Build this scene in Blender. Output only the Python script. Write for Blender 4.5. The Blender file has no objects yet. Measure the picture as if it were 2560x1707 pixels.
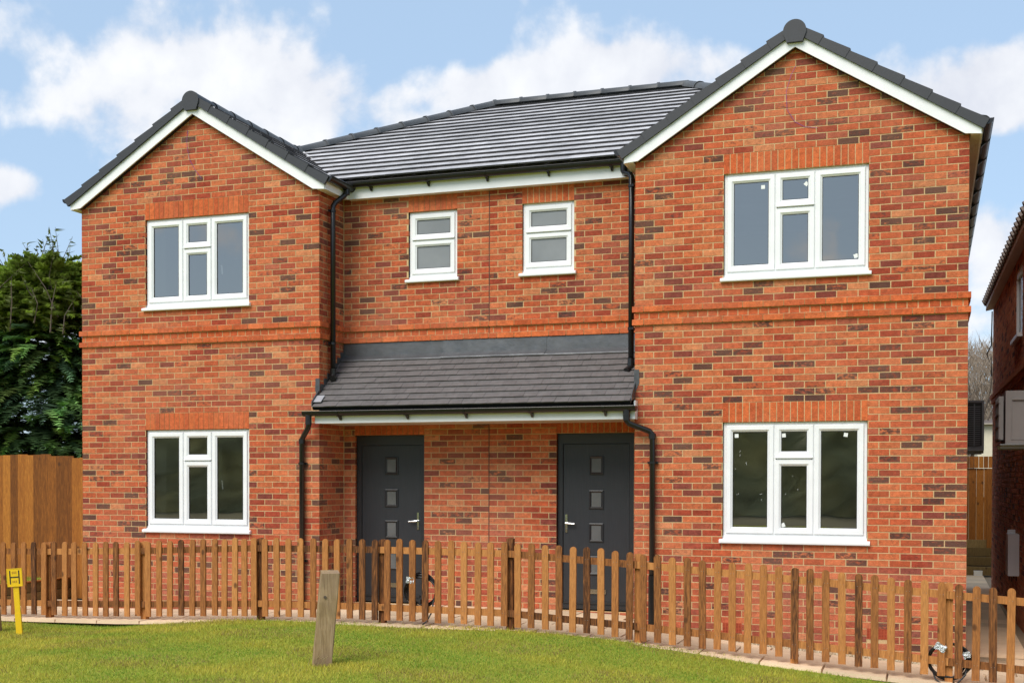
import bpy, math, random
import numpy as np
from mathutils import Vector, Matrix

# ------------------------------------------------------------------ camera, sky, sun, exposure
scene = bpy.context.scene
COL = scene.collection
cam_data = bpy.data.cameras.new("camera")
cam = bpy.data.objects.new("camera", cam_data)
COL.objects.link(cam)
cam_data.sensor_fit = 'HORIZONTAL'
cam_data.sensor_width = 36.0
cam_data.lens = 36.0 * 3039.76 / 2560.0
cam_data.shift_x = 0.0
cam_data.shift_y = (1240.55 - 853.5) / 2560.0
cam_data.clip_start = 0.1
cam_data.clip_end = 3000.0
cam.matrix_world = (Matrix.Translation((10.8663, -13.7075, 1.7669))
                    @ Matrix.Rotation(0.3308, 4, 'Z')
                    @ Matrix.Rotation(math.pi / 2 - 0.0148, 4, 'X')
                    @ Matrix.Rotation(0.0018, 4, 'Z'))
scene.camera = cam

SUN_EL, SUN_AZ = 48.0, 198.0        # azimuth: degrees clockwise from +Y (the sun stands behind the camera)
SKY_STRENGTH = 0.10
EXPOSURE = 0.82

world = bpy.data.worlds.new("World")
scene.world = world
world.use_nodes = True


def build_world():
    nt = world.node_tree
    N, L = nt.nodes, nt.links
    N.clear()
    out = N.new('ShaderNodeOutputWorld')
    bg = N.new('ShaderNodeBackground')
    L.new(bg.outputs[0], out.inputs[0])
    sky = N.new('ShaderNodeTexSky')
    sky.sky_type = 'NISHITA'
    sky.sun_disc = False
    sky.sun_elevation = math.radians(SUN_EL)
    sky.sun_rotation = math.radians(SUN_AZ)
    sky.air_density = 1.0
    sky.dust_density = 0.6
    sky.ozone_density = 1.6
    bg.inputs[1].default_value = SKY_STRENGTH
    tc = N.new('ShaderNodeTexCoord')
    sep = N.new('ShaderNodeSeparateXYZ')
    L.new(tc.outputs['Generated'], sep.inputs[0])

    def m(op, a, b=None, c=None, clamp=False):
        n = N.new('ShaderNodeMath')
        n.operation = op
        n.use_clamp = clamp
        for i, v in enumerate((a, b, c)):
            if v is None:
                continue
            if isinstance(v, (int, float)):
                n.inputs[i].default_value = v
            else:
                L.new(v, n.inputs[i])
        return n.outputs[0]
    az = m('MULTIPLY', m('ARCTAN2', sep.outputs[0], sep.outputs[1]), 180 / math.pi)
    el = m('MULTIPLY', m('ARCSINE', m('MINIMUM', m('MAXIMUM', sep.outputs[2], -1.0), 1.0)), 180 / math.pi)
    # cloud field: fractal noise on a flat cloud layer
    zc = m('ADD', m('MAXIMUM', sep.outputs[2], 0.0), 0.16)
    comb = N.new('ShaderNodeCombineXYZ')
    L.new(m('DIVIDE', sep.outputs[0], zc), comb.inputs[0])
    L.new(m('DIVIDE', sep.outputs[1], zc), comb.inputs[1])
    n1 = N.new('ShaderNodeTexNoise')
    n1.inputs['Scale'].default_value = 0.9
    n1.inputs['Detail'].default_value = 5.0
    n1.inputs['Roughness'].default_value = 0.55
    L.new(comb.outputs[0], n1.inputs['Vector'])
    n2 = N.new('ShaderNodeTexNoise')
    n2.inputs['Scale'].default_value = 7.0
    n2.inputs['Detail'].default_value = 9.0
    n2.inputs['Roughness'].default_value = 0.6
    n2.inputs['Distortion'].default_value = 0.4
    L.new(tc.outputs['Generated'], n2.inputs['Vector'])
    n3 = N.new('ShaderNodeTexNoise')
    n3.inputs['Scale'].default_value = 22.0
    n3.inputs['Detail'].default_value = 8.0
    L.new(tc.outputs['Generated'], n3.inputs['Vector'])
    field = m('ADD', m('MULTIPLY', m('SUBTRACT', n2.outputs[0], 0.5), 1.5),
              m('MULTIPLY', m('SUBTRACT', n3.outputs[0], 0.5), 1.5))
    field = m('ADD', field, m('MULTIPLY', m('SUBTRACT', n1.outputs[0], 0.46), 1.6))
    # the large clouds: (azimuth, elevation, half width, half height, weight)
    clouds = [(-34.0, 18.6, 5.5, 2.4, .55), (-37.5, 15.8, 3.4, 1.6, .45), (-28.5, 17.0, 3.6, 1.9, .5), (-41.6, 12.4, 2.2, 1.1, .65),
              (-13.5, 18.4, 4.8, 1.5, .78), (-19.5, 17.6, 4.5, 1.2, .62), (2.4, 16.4, 2.8, 1.9, .75), (-1.0, 15.6, 2.4, 1.4, .4),
              (3.0, 10.0, 2.4, 1.9, .5), (-42.5, 18.0, 1.8, 1.2, .3),
              (-23.8, 20.2, 3.2, 1.7, -.5), (-5.5, 20.6, 5.0, 1.8, -.6), (-38.8, 11.0, 2.6, 1.6, -.5), (-40.0, 14.3, 2.0, 0.9, -.35),
              (3.6, 20.0, 3.2, 1.4, -.45), (-6.5, 13.0, 4.0, 3.0, -.1), (2.5, 13.2, 1.4, .9, -.35)]
    for a, e, sa, se, w in clouds:
        dx = m('DIVIDE', m('SUBTRACT', az, a), sa)
        dy = m('DIVIDE', m('SUBTRACT', el, e), se)
        g = m('POWER', 2.718, m('MULTIPLY', m('ADD', m('MULTIPLY', dx, dx), m('MULTIPLY', dy, dy)), -1.0))
        field = m('ADD', field, m('MULTIPLY', g, w))
    mr = N.new('ShaderNodeMapRange')
    mr.interpolation_type = 'SMOOTHSTEP'
    L.new(field, mr.inputs[0])
    mr.inputs[1].default_value = 0.0
    mr.inputs[2].default_value = 0.46
    # haze veil near the horizon lightens the blue
    veil = N.new('ShaderNodeMix')
    veil.data_type = 'RGBA'
    L.new(sky.outputs[0], veil.inputs[6])
    veil.inputs[7].default_value = (2.9, 3.95, 5.25, 1)
    veil.inputs[0].default_value = 0.72
    shade = N.new('ShaderNodeMix')
    shade.data_type = 'RGBA'
    sh = N.new('ShaderNodeMapRange')
    sh.inputs[1].default_value = .36
    sh.inputs[2].default_value = .62
    L.new(m('ADD', m('MULTIPLY', n2.outputs[0], .6), m('MULTIPLY', n3.outputs[0], .4)), sh.inputs[0])
    L.new(sh.outputs[0], shade.inputs[0])
    shade.inputs[6].default_value = (4.3, 4.45, 4.95, 1)
    shade.inputs[7].default_value = (5.9, 5.95, 6.05, 1)
    mix = N.new('ShaderNodeMix')
    mix.data_type = 'RGBA'
    L.new(m('MULTIPLY', mr.outputs[0], 0.93), mix.inputs[0])
    L.new(veil.outputs[2], mix.inputs[6])
    L.new(shade.outputs[2], mix.inputs[7])
    L.new(mix.outputs[2], bg.inputs[0])


build_world()
sun_data = bpy.data.lights.new("sun", 'SUN')
sun_data.energy = 2.0
sun_data.angle = math.radians(40)
sun_data.color = (1.0, 0.94, 0.85)
sun = bpy.data.objects.new("sun", sun_data)
COL.objects.link(sun)
_a, _e = math.radians(SUN_AZ), math.radians(SUN_EL)
_d = Vector((math.sin(_a) * math.cos(_e), math.cos(_a) * math.cos(_e), math.sin(_e)))
sun.rotation_euler = _d.to_track_quat('Z', 'Y').to_euler()
scene.view_settings.view_transform = 'Standard'
scene.view_settings.look = 'None'
scene.view_settings.gamma = 1.0
scene.view_settings.use_curve_mapping = False
scene.view_settings.exposure = EXPOSURE
scene.render.engine = 'CYCLES'
scene.cycles.max_bounces = 8
scene.cycles.transparent_max_bounces = 16
scene.cycles.caustics_reflective = False
scene.cycles.caustics_refractive = False

rng = random.Random(7)
nrng = np.random.default_rng(11)


# ------------------------------------------------------------------ mesh helpers
class MB:
    def __init__(s):
        s.v, s.f, s.c = [], [], []
        s.col = (1, 1, 1, 0)

    def poly(s, pts):
        i = len(s.v)
        s.v.extend([tuple(p) for p in pts])
        s.c.extend([s.col] * len(pts))
        s.f.append(tuple(range(i, i + len(pts))))

    def hexa(s, p, skip=()):
        # p: 8 points, 0-3 bottom ring (ccw from above), 4-7 top ring
        i = len(s.v)
        s.v.extend([tuple(q) for q in p])
        s.c.extend([s.col] * 8)
        fs = [(3, 2, 1, 0), (4, 5, 6, 7), (0, 1, 5, 4), (1, 2, 6, 5), (2, 3, 7, 6), (3, 0, 4, 7)]
        for k, f in enumerate(fs):
            if k not in skip:
                s.f.append(tuple(i + q for q in f))

    def box(s, a, b):
        x0, y0, z0 = a
        x1, y1, z1 = b
        s.hexa([(x0, y0, z0), (x1, y0, z0), (x1, y1, z0), (x0, y1, z0), (x0, y0, z1), (x1, y0, z1), (x1, y1, z1), (x0, y1, z1)])

    def obox(s, c, ax, ay, az):
        c, ax, ay, az = map(Vector, (c, ax, ay, az))
        s.hexa([c - ax - ay - az, c + ax - ay - az, c + ax + ay - az, c - ax + ay - az,
                c - ax - ay + az, c + ax - ay + az, c + ax + ay + az, c - ax + ay + az])

    def tube(s, pts, r, n=10, caps=True):
        pts = [Vector(p) for p in pts]
        rs = r if isinstance(r, (list, tuple)) else [r] * len(pts)
        base = len(s.v)
        up = Vector((0, 0, 1))
        prev = None
        for i, p in enumerate(pts):
            if i == 0:
                t = pts[1] - p
            elif i == len(pts) - 1:
                t = p - pts[i - 1]
            else:
                t = (pts[i + 1] - p).normalized() + (p - pts[i - 1]).normalized()
            t.normalize()
            if prev is None:
                a = t.cross(up)
                if a.length < .05:
                    a = t.cross(Vector((1, 0, 0)))
            else:
                a = prev - t * prev.dot(t)
            a.normalize()
            prev = a
            b = t.cross(a)
            for k in range(n):
                th = 2 * math.pi * k / n
                s.v.append(tuple(p + (a * math.cos(th) + b * math.sin(th)) * rs[i]))
                s.c.append(s.col)
        for i in range(len(pts) - 1):
            for k in range(n):
                k2 = (k + 1) % n
                s.f.append((base + i * n + k, base + i * n + k2, base + (i + 1) * n + k2, base + (i + 1) * n + k))
        if caps:
            s.f.append(tuple(base + k for k in range(n))[::-1])
            e = base + (len(pts) - 1) * n
            s.f.append(tuple(e + k for k in range(n)))

    def prism(s, poly, ext):
        # poly: 3D points in a plane, extruded by vector ext
        ext = Vector(ext)
        n = len(poly)
        i = len(s.v)
        for p in poly:
            s.v.append(tuple(p))
            s.c.append(s.col)
        for p in poly:
            s.v.append(tuple(Vector(p) + ext))
            s.c.append(s.col)
        s.f.append(tuple(range(i, i + n))[::-1])
        s.f.append(tuple(range(i + n, i + 2 * n)))
        for k in range(n):
            k2 = (k + 1) % n
            s.f.append((i + k, i + k2, i + n + k2, i + n + k))

    def ring(s, o, x0, x1, z0, z1, prof, ux=(1, 0, 0), n=(0, -1, 0)):
        # mitred rectangular frame: prof = [(inset, outward offset), ...]
        o, ux, n = Vector(o), Vector(ux), Vector(n)
        base = len(s.v)
        for ins, off in prof:
            for (x, z) in ((x0 + ins, z0 + ins), (x1 - ins, z0 + ins), (x1 - ins, z1 - ins), (x0 + ins, z1 - ins)):
                s.v.append(tuple(o + ux * x + Vector((0, 0, z)) + n * off))
                s.c.append(s.col)
        for i in range(len(prof) - 1):
            for k in range(4):
                k2 = (k + 1) % 4
                s.f.append((base + i * 4 + k, base + i * 4 + k2, base + i * 4 + 4 + k2, base + i * 4 + 4 + k))

    def mesh(s, name, mat, smooth=False):
        me = bpy.data.meshes.new(name)
        me.from_pydata(s.v, [], s.f)
        a = me.color_attributes.new("Col", 'FLOAT_COLOR', 'POINT')
        a.data.foreach_set('color', np.array(s.c, dtype=np.float32).ravel())
        for mm in (mat if isinstance(mat, (list, tuple)) else [mat]):
            me.materials.append(mm)
        if smooth:
            me.polygons.foreach_set('use_smooth', [True] * len(me.polygons))
        me.update()
        return me

    def build(s, name, mat, parent=None, smooth=False):
        return obj(name, s.mesh(name, mat, smooth), parent)


def obj(name, me, parent=None, mw=None):
    o = bpy.data.objects.new(name, me)
    COL.objects.link(o)
    if parent is not None:
        o.parent = parent
    if mw is not None:
        o.matrix_local = mw
    return o


def tag(o, label=None, cat=None, group=None, kind=None):
    if label:
        o['label'] = label
    if cat:
        o['category'] = cat
    if group:
        o['group'] = group
    if kind:
        o['kind'] = kind
    return o


def thing(name, label, cat, loc=(0, 0, 0), group=None):
    o = obj(name, None)
    o.location = loc
    tag(o, label, cat, group)
    return o


def big_mesh(name, verts, tris, cols, mat, parent=None):
    me = bpy.data.meshes.new(name)
    nv, nt = len(verts), len(tris)
    me.vertices.add(nv)
    me.vertices.foreach_set('co', np.asarray(verts, np.float32).ravel())
    me.loops.add(nt * 3)
    me.loops.foreach_set('vertex_index', np.asarray(tris, np.int32).ravel())
    me.polygons.add(nt)
    me.polygons.foreach_set('loop_start', np.arange(0, nt * 3, 3, dtype=np.int32))
    me.update(calc_edges=True)
    a = me.color_attributes.new("Col", 'FLOAT_COLOR', 'POINT')
    a.data.foreach_set('color', np.asarray(cols, np.float32).ravel())
    me.materials.append(mat)
    return obj(name, me, parent)


# ------------------------------------------------------------------ materials
class NT:
    def __init__(s, name):
        s.m = bpy.data.materials.new(name)
        s.m.use_nodes = True
        s.t = s.m.node_tree
        s.t.nodes.clear()
        s.out = s.n('ShaderNodeOutputMaterial')
        s.b = s.n('ShaderNodeBsdfPrincipled')
        s.l(s.b.outputs[0], s.out.inputs[0])

    def n(s, t, **kw):
        x = s.t.nodes.new(t)
        for k, v in kw.items():
            setattr(x, k, v)
        return x

    def l(s, a, b):
        s.t.links.new(a, b)

    def pos(s, scale=(1, 1, 1), obj_space=False):
        if obj_space:
            src = s.n('ShaderNodeTexCoord').outputs['Object']
        else:
            src = s.n('ShaderNodeNewGeometry').outputs['Position']
        mp = s.n('ShaderNodeMapping')
        mp.inputs['Scale'].default_value = scale
        s.l(src, mp.inputs['Vector'])
        return mp.outputs[0]

    def noise(s, scale, detail=3, rough=.55, vec=None, dist=0):
        x = s.n('ShaderNodeTexNoise')
        x.inputs['Scale'].default_value = scale
        x.inputs['Detail'].default_value = detail
        x.inputs['Roughness'].default_value = rough
        x.inputs['Distortion'].default_value = dist
        s.l(vec if vec is not None else s.pos(), x.inputs['Vector'])
        return x.outputs[0]

    def ramp(s, fac, stops):
        x = s.n('ShaderNodeValToRGB')
        e = x.color_ramp.elements
        while len(e) < len(stops):
            e.new(.5)
        for q, (p, c) in zip(e, stops):
            q.position = p
            q.color = c if len(c) == 4 else (*c, 1)
        s.l(fac, x.inputs[0])
        return x.outputs[0]

    def mr(s, v, a, b, c=0., d=1.):
        x = s.n('ShaderNodeMapRange')
        s.l(v, x.inputs[0])
        for i, q in enumerate((a, b, c, d)):
            x.inputs[i + 1].default_value = q
        return x.outputs[0]

    def math(s, op, a, b=0.):
        x = s.n('ShaderNodeMath', operation=op)
        for i, q in enumerate((a, b)):
            if isinstance(q, (int, float)):
                x.inputs[i].default_value = q
            else:
                s.l(q, x.inputs[i])
        return x.outputs[0]

    def mix(s, fac, a, b, blend='MIX'):
        x = s.n('ShaderNodeMix', data_type='RGBA', blend_type=blend)
        for i, q in ((0, fac), (6, a), (7, b)):
            if isinstance(q, (int, float)):
                x.inputs[i].default_value = q
            elif isinstance(q, tuple):
                x.inputs[i].default_value = q if len(q) == 4 else (*q, 1)
            else:
                s.l(q, x.inputs[i])
        return x.outputs[2]

    def val(s, col, v):
        # multiply colour by a scalar socket
        x = s.n('ShaderNodeVectorMath', operation='SCALE')
        if isinstance(col, tuple):
            x.inputs[0].default_value = col[:3]
        else:
            s.l(col, x.inputs[0])
        s.l(v, x.inputs['Scale'])
        return x.outputs[0]

    def set(s, base=None, rough=None, metal=None, spec=None):
        for k, v in (('Base Color', base), ('Roughness', rough), ('Metallic', metal), ('Specular IOR Level', spec)):
            if v is None:
                continue
            i = s.b.inputs[k]
            if isinstance(v, tuple):
                i.default_value = v if len(v) == 4 else (*v, 1)
            elif isinstance(v, (int, float)):
                i.default_value = v
            else:
                s.l(v, i)
        return s

    def bump(s, h, strength=.3, dist=.004):
        x = s.n('ShaderNodeBump')
        x.inputs['Strength'].default_value = strength
        x.inputs['Distance'].default_value = dist
        s.l(h, x.inputs['Height'])
        s.l(x.outputs[0], s.b.inputs['Normal'])
        return s

    def attr(s):
        x = s.n('ShaderNodeAttribute')
        x.attribute_name = 'Col'
        return x.outputs['Color'], x.outputs['Alpha']

    def orand(s):
        return s.n('ShaderNodeObjectInfo').outputs['Random']


M = {}


def simple(name, base, rough=.5, metal=0., spec=.5, var=.12, scale=6., bump=0., bscale=80.):
    t = NT(name)
    v = t.mr(t.noise(scale, 4), .25, .75, 1 - var, 1 + var)
    t.set(t.val(base, v), rough, metal, spec)
    if bump:
        t.bump(t.noise(bscale, 3), bump, .003)
    M[name] = t.m
    return t


def make_materials():
    # facing brick: colour in "Col", burnt share in its alpha
    t = NT('brick')
    c, a = t.attr()
    v = t.mr(t.noise(19, 5, .65), .25, .75, .62, 1.34)
    v2 = t.mr(t.noise(130, 4, .6), .25, .75, .74, 1.26)
    base = t.val(t.val(c, v), v2)
    nn = t.noise(17, 5, .66, t.pos((1, 1, 2.0)))
    burn = t.mr(t.math('ADD', nn, t.math('MULTIPLY', a, .5)), .66, .82)
    base = t.mix(t.math('MULTIPLY', burn, .93), base, t.mix(t.noise(60, 3), (.032, .021, .019), (.125, .06, .045)))
    fl = t.mr(t.noise(48, 4, .7, t.pos((1, 1, 1.8))), .58, .7)
    base = t.mix(t.math('MULTIPLY', fl, .38), base, (.10, .032, .02))
    # pale mortar smears and lime bloom
    sm = t.mr(t.noise(23, 6, .68), .64, .8)
    base = t.mix(t.math('MULTIPLY', sm, .42), base, (.55, .33, .2))
    wz = t.mr(t.noise(.9, 4, .6), .42, .7, 0, .2)
    base = t.mix(wz, base, (.52, .27, .17))
    t.set(base, .88, 0, .25)
    t.bump(t.noise(60, 5, .68), .9, .008)
    M['brick'] = t.m
    t = NT('mortar')
    base = t.mix(t.noise(3.1, 4), (.50, .34, .165), (.67, .48, .265))
    base = t.val(base, t.mr(t.noise(90, 3), .3, .7, .85, 1.15))
    t.set(base, .95, 0, .15).bump(t.noise(160, 3), .6, .004)
    M['mortar'] = t.m
    t = NT('red_mortar')
    t.set(t.mix(t.noise(4, 4), (.34, .13, .05), (.5, .25, .11)), .95, 0, .15)
    M['red_mortar'] = t.m
    t = NT('upvc')
    t.set(t.val((.84, .85, .86), t.mr(t.noise(5, 4), .3, .7, .96, 1.03)), .28, 0, .5)
    M['upvc'] = t.m
    simple('soffit', (.62, .55, .48), .5, var=.06)
    simple('gasket', (.012, .012, .013), .5)
    # roof tiles
    t = NT('roof_tile')
    r = t.orand()
    c, a = t.attr()
    g = t.mr(t.noise(9, 5), .3, .7, .8, 1.22)
    base = t.val(t.val((.43, .42, .425), g), t.mr(r, 0, 1, .88, 1.14))
    base = t.val(base, t.mr(t.noise(220, 2), .3, .7, .8, 1.2))
    base = t.mix(1.0, base, c, 'MULTIPLY')
    t.set(base, t.mr(t.noise(14, 3), .3, .7, .5, .65), 0, .35).bump(t.noise(130, 3), .12, .002)
    M['roof_tile'] = t.m
    t = NT('canopy_tile')
    r = t.orand()
    base = t.val(t.val((.125, .115, .113), t.mr(t.noise(12, 4), .3, .7, .85, 1.15)), t.mr(r, 0, 1, .92, 1.08))
    base = t.mix(t.mr(t.noise(33, 5, .7), .66, .8, 0, .35), base, (.34, .32, .3))
    t.set(base, .5, 0, .5).bump(t.noise(140, 3), .3, .003)
    M['canopy_tile'] = t.m
    simple('verge', (.026, .028, .033), .5, var=.08, scale=12, bump=.15)
    simple('ridge', (.085, .088, .09), .55, var=.15, scale=10, bump=.3)
    t = NT('lead')
    base = t.mix(t.noise(5, 5, .6), (.06, .062, .066), (.15, .155, .165))
    base = t.val(base, t.mr(t.orand(), 0, 1, .75, 1.2))
    t.set(base, t.mr(t.noise(8, 4), .3, .7, .36, .6), .55, .5).bump(t.noise(9, 3), .5, .01)
    M['lead'] = t.m
    simple('black_plastic', (.009, .009, .0095), .3, spec=.5, var=.1)
    # composite door
    t = NT('door_skin')
    w = t.noise(9, 5, .6, t.pos((14, 1, .5)))
    base = t.val((.028, .030, .034), t.mr(w, .3, .7, .84, 1.16))
    t.set(base, .42, 0, .45).bump(w, .35, .003)
    M['door_skin'] = t.m
    simple('door_frame', (.021, .022, .024), .4, var=.05)
    simple('chrome', (.62, .62, .62), .18, 1.0, var=.03)
    # glazing: clear, with the reflection that double panes give
    t = NT('glass')
    t.t.nodes.remove(t.b)
    tr = t.n('ShaderNodeBsdfTransparent')
    tr.inputs[0].default_value = (.90, .93, .91, 1)
    gl = t.n('ShaderNodeBsdfGlossy')
    gl.inputs['Roughness'].default_value = .0
    gl.inputs[0].default_value = (1, .94, .86, 1)
    bp = t.n('ShaderNodeBump')
    bp.inputs['Strength'].default_value = .06
    bp.inputs['Distance'].default_value = .01
    t.l(t.noise(2.3, 1), bp.inputs['Height'])
    t.l(bp.outputs[0], gl.inputs['Normal'])
    fr = t.n('ShaderNodeFresnel')
    fr.inputs['IOR'].default_value = 1.52
    mx = t.n('ShaderNodeMixShader')
    t.l(t.math('MINIMUM', t.math('ADD', t.math('MULTIPLY', fr.outputs[0], 3.0), .19), .95), mx.inputs[0])
    t.l(tr.outputs[0], mx.inputs[1])
    t.l(gl.outputs[0], mx.inputs[2])
    t.l(mx.outputs[0], t.out.inputs[0])
    M['glass'] = t.m
    t = NT('frosted_glass')
    t.set(t.val((.22, .23, .235), t.mr(t.noise(2, 3), .3, .7, .88, 1.12)), .16, 0, .6).bump(t.noise(160, 2), .25, .002)
    M['frosted_glass'] = t.m
    t = NT('door_glass')
    t.set(t.val((.13, .135, .135), t.mr(t.noise(3, 3), .3, .7, .8, 1.2)), .18, 0, .5)
    M['door_glass'] = t.m
    simple('plaster', (.82, .80, .74), .9, var=.06, scale=1.5)
    simple('room_floor', (.30, .26, .2), .8, var=.2)
    simple('sticker', (.78, .8, .78), .6, var=.03)
    # woods
    for nm, stops in (('picket_wood', [(.0, (.075, .028, .010)), (.2, (.23, .085, .024)), (.5, (.40, .155, .042)), (1., (.55, .24, .072))]),
                      ('board_wood', [(.0, (.15, .05, .009)), (.5, (.33, .115, .018)), (1., (.50, .20, .032))]),
                      ('sleeper_wood', [(.0, (.13, .085, .03)), (.5, (.22, .145, .055)), (1., (.32, .22, .09))])):
        t = NT(nm)
        r = t.orand()
        gr = t.noise(8, 5, .6, t.pos((9, 9, .8)), .6)
        f = t.math('ADD', t.math('MULTIPLY', r, .86), t.math('MULTIPLY', t.math('SUBTRACT', gr, .5), 1.25))
        base = t.ramp(t.math('ADD', f, .04), stops)
        fine = t.noise(30, 4, .6, t.pos((8, 8, .5)))
        base = t.val(base, t.mr(fine, .3, .7, .66, 1.25))
        vo = t.n('ShaderNodeTexVoronoi')
        vo.inputs['Scale'].default_value = 5.2
        t.l(t.pos((1, 1, .62)), vo.inputs['Vector'])
        kn = t.mr(vo.outputs['Distance'], .07, .14, 1, 0)
        base = t.mix(t.math('MULTIPLY', kn, .75), base, (.055, .022, .009))
        t.set(base, .75, 0, .3).bump(fine, .35, .003)
        M[nm] = t.m
    t = NT('old_wood')
    gr = t.noise(7, 6, .65, t.pos((8, 8, .7), True), .5)
    base = t.ramp(gr, [(.2, (.15, .095, .045)), (.5, (.31, .215, .115)), (.8, (.44, .33, .2))])
    base = t.mix(t.mr(t.noise(5, 3, .5, t.pos((1, 1, .6), True)), .45, .65, 0, .5), base, (.25, .17, .13))
    t.set(base, .9, 0, .2).bump(gr, .7, .006)
    M['old_wood'] = t.m
    # ground
    t = NT('paving_slab')
    r = t.orand()
    base = t.mix(t.noise(6, 6, .65), (.62, .45, .29), (.82, .63, .43))
    base = t.val(base, t.mr(r, 0, 1, .84, 1.12))
    t.set(base, .85, 0, .25).bump(t.noise(60, 4), .35, .004)
    M['paving_slab'] = t.m
    simple('sand_joint', (.34, .25, .16), .95, var=.2, scale=30)
    t = NT('gravel')
    vo = t.n('ShaderNodeTexVoronoi')
    vo.inputs['Scale'].default_value = 55
    t.l(t.pos(), vo.inputs['Vector'])
    c, a = t.attr()
    t.set(t.mix(1., c, t.mix(t.noise(4, 3), (.8, .8, .8), (1, 1, 1)), 'MULTIPLY'), .9, 0, .2)
    M['gravel'] = t.m
    t = NT('lawn')
    base = t.mix(t.noise(1.1, 5, .6), (.24, .30, .035), (.40, .39, .055))
    base = t.mix(t.mr(t.noise(3.6, 5, .6), .56, .72, 0, .5), base, (.24, .17, .06))
    base = t.val(base, t.mr(t.noise(45, 4, .6), .3, .7, .65, 1.25))
    t.set(base, .95, 0, .1).bump(t.noise(70, 4), 1., .02)
    M['lawn'] = t.m
    for nm, tr_ in (('grass_blade', .35), ('leaf', .3)):
        t = NT(nm)
        c, a = t.attr()
        t.set(c, .62, 0, .3)
        tl = t.n('ShaderNodeBsdfTranslucent')
        t.l(c, tl.inputs[0])
        mx = t.n('ShaderNodeMixShader')
        mx.inputs[0].default_value = tr_
        t.l(t.b.outputs[0], mx.inputs[1])
        t.l(tl.outputs[0], mx.inputs[2])
        t.l(mx.outputs[0], t.out.inputs[0])
        M[nm] = t.m
    simple('bark', (.10, .075, .055), .95, var=.35, scale=14, bump=.6)
    simple('twig', (.25, .195, .145), .95, var=.3, scale=2)
    simple('terracotta', (.42, .075, .03), .85, var=.15, scale=20)
    simple('yellow_plastic', (.78, .50, .008), .45, var=.05)
    simple('black_paint', (.012, .011, .010), .55)
    simple('worn_ink', (.42, .22, .01), .6)
    simple('cable_black', (.008, .008, .009), .4)
    simple('purple_wire', (.24, .06, .30), .5)
    t = NT('silver_tape')
    t.set((.62, .64, .66), .28, .75, .5).bump(t.noise(60, 3), 1., .02)
    M['silver_tape'] = t.m
    simple('unit_dark', (.19, .19, .2), .5, var=.06)
    simple('unit_light', (.27, .255, .25), .5, var=.06)
    simple('render_cream', (.62, .56, .42), .9, var=.08)
    simple('steel', (.33, .34, .35), .4, .6)
    simple('brown_tile', (.12, .085, .065), .6, var=.2, scale=10, bump=.3)
    simple('brown_soffit', (.55, .38, .29), .5, var=.06)
    simple('green_plastic', (.03, .16, .09), .5)
    simple('ground_far', (.13, .12, .06), .95, var=.35, scale=.15)


make_materials()

# ------------------------------------------------------------------ terrain profile (falls to the right of the houses)
GX = [-400, -5, 0, 1.7, 3, 4.8, 6.4, 7.6, 8.5, 9.3, 10, 11, 13, 40, 400]
GZ = [-.2, .0, .03, .06, .11, .15, .15, .1, .03, -.05, -.1, -.17, -.25, -.4, -.5]


def gz(x):
    return float(np.interp(x, GX, GZ))


LX = [-400, 1.6, 2.6, 3.4, 8.9, 9.8, 10.5, 400]
LO = [-.06, -.06, -.025, -.004, -.004, -.025, -.05, -.05]


def lawn_edge(x):
    return float(np.interp(x, [-400, 2.2, 3.2, 9.2, 10.0, 11.0, 13, 400], [-1.535, -1.535, -1.43, -1.43, -1.52, -1.64, -1.8, -1.8])) + .012 * math.sin(x * 3.1) + .01 * math.sin(x * 7.3)


def lawn_z(x, y):
    return gz(x) + float(np.interp(x, LX, LO)) + .012 * math.sin(x * 1.7 + y * .9) * math.sin(y * 1.3 + .5)


def build_ground():
    xs = [-1500, -300, -100, -60, -40, -25, -15, -10] + [-7 + .5 * i for i in range(45)] + [18, 22, 28, 40, 60, 100, 300, 1500]
    ys = [-1500, -300, -120, -60, -35, -20, -12, -6, -1, .7, 2, 6, 10, 13, 20, 30, 45, 70, 110, 300, 1500]
    B = MB()
    for y in ys:
        for x in xs:
            z = gz(x) - .16
            if y > 18:
                z += min(4.5, max(0, (y - 18) * .05))
            B.v.append((x, y, z))
            B.c.append((1, 1, 1, 0))
    nx = len(xs)
    for j in range(len(ys) - 1):
        for i in range(nx - 1):
            B.f.append((j * nx + i, j * nx + i + 1, (j + 1) * nx + i + 1, (j + 1) * nx + i))
    tag(B.build('ground', M['ground_far'], smooth=True), kind='structure')
    # lawn
    B = MB()
    xs = [-60, -30, -18] + [-10 + .25 * i for i in range(113)] + [24, 40, 70]
    for x in xs:
        e = lawn_edge(x)
        for j in range(26):
            y = e - (j / 25.0) ** 2.2 * 28
            B.v.append((x, y, lawn_z(x, y)))
            B.c.append((1, 1, 1, 0))
        B.v[-26] = (x, e, lawn_z(x, e))
    for i in range(len(xs) - 1):
        for j in range(25):
            a = i * 26 + j
            B.f.append((a, a + 1, a + 27, a + 26))
    k = len(B.v)
    for i, x in enumerate(xs):
        v = B.v[i * 26]
        B.v.append((v[0], v[1] + .004, v[2] - .09))
        B.c.append((1, 1, 1, 0))
    for i in range(len(xs) - 1):
        B.f.append((i * 26, (i + 1) * 26, k + i + 1, k + i))
    tag(B.build('lawn', M['lawn'], smooth=True), kind='structure')


build_ground()


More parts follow.
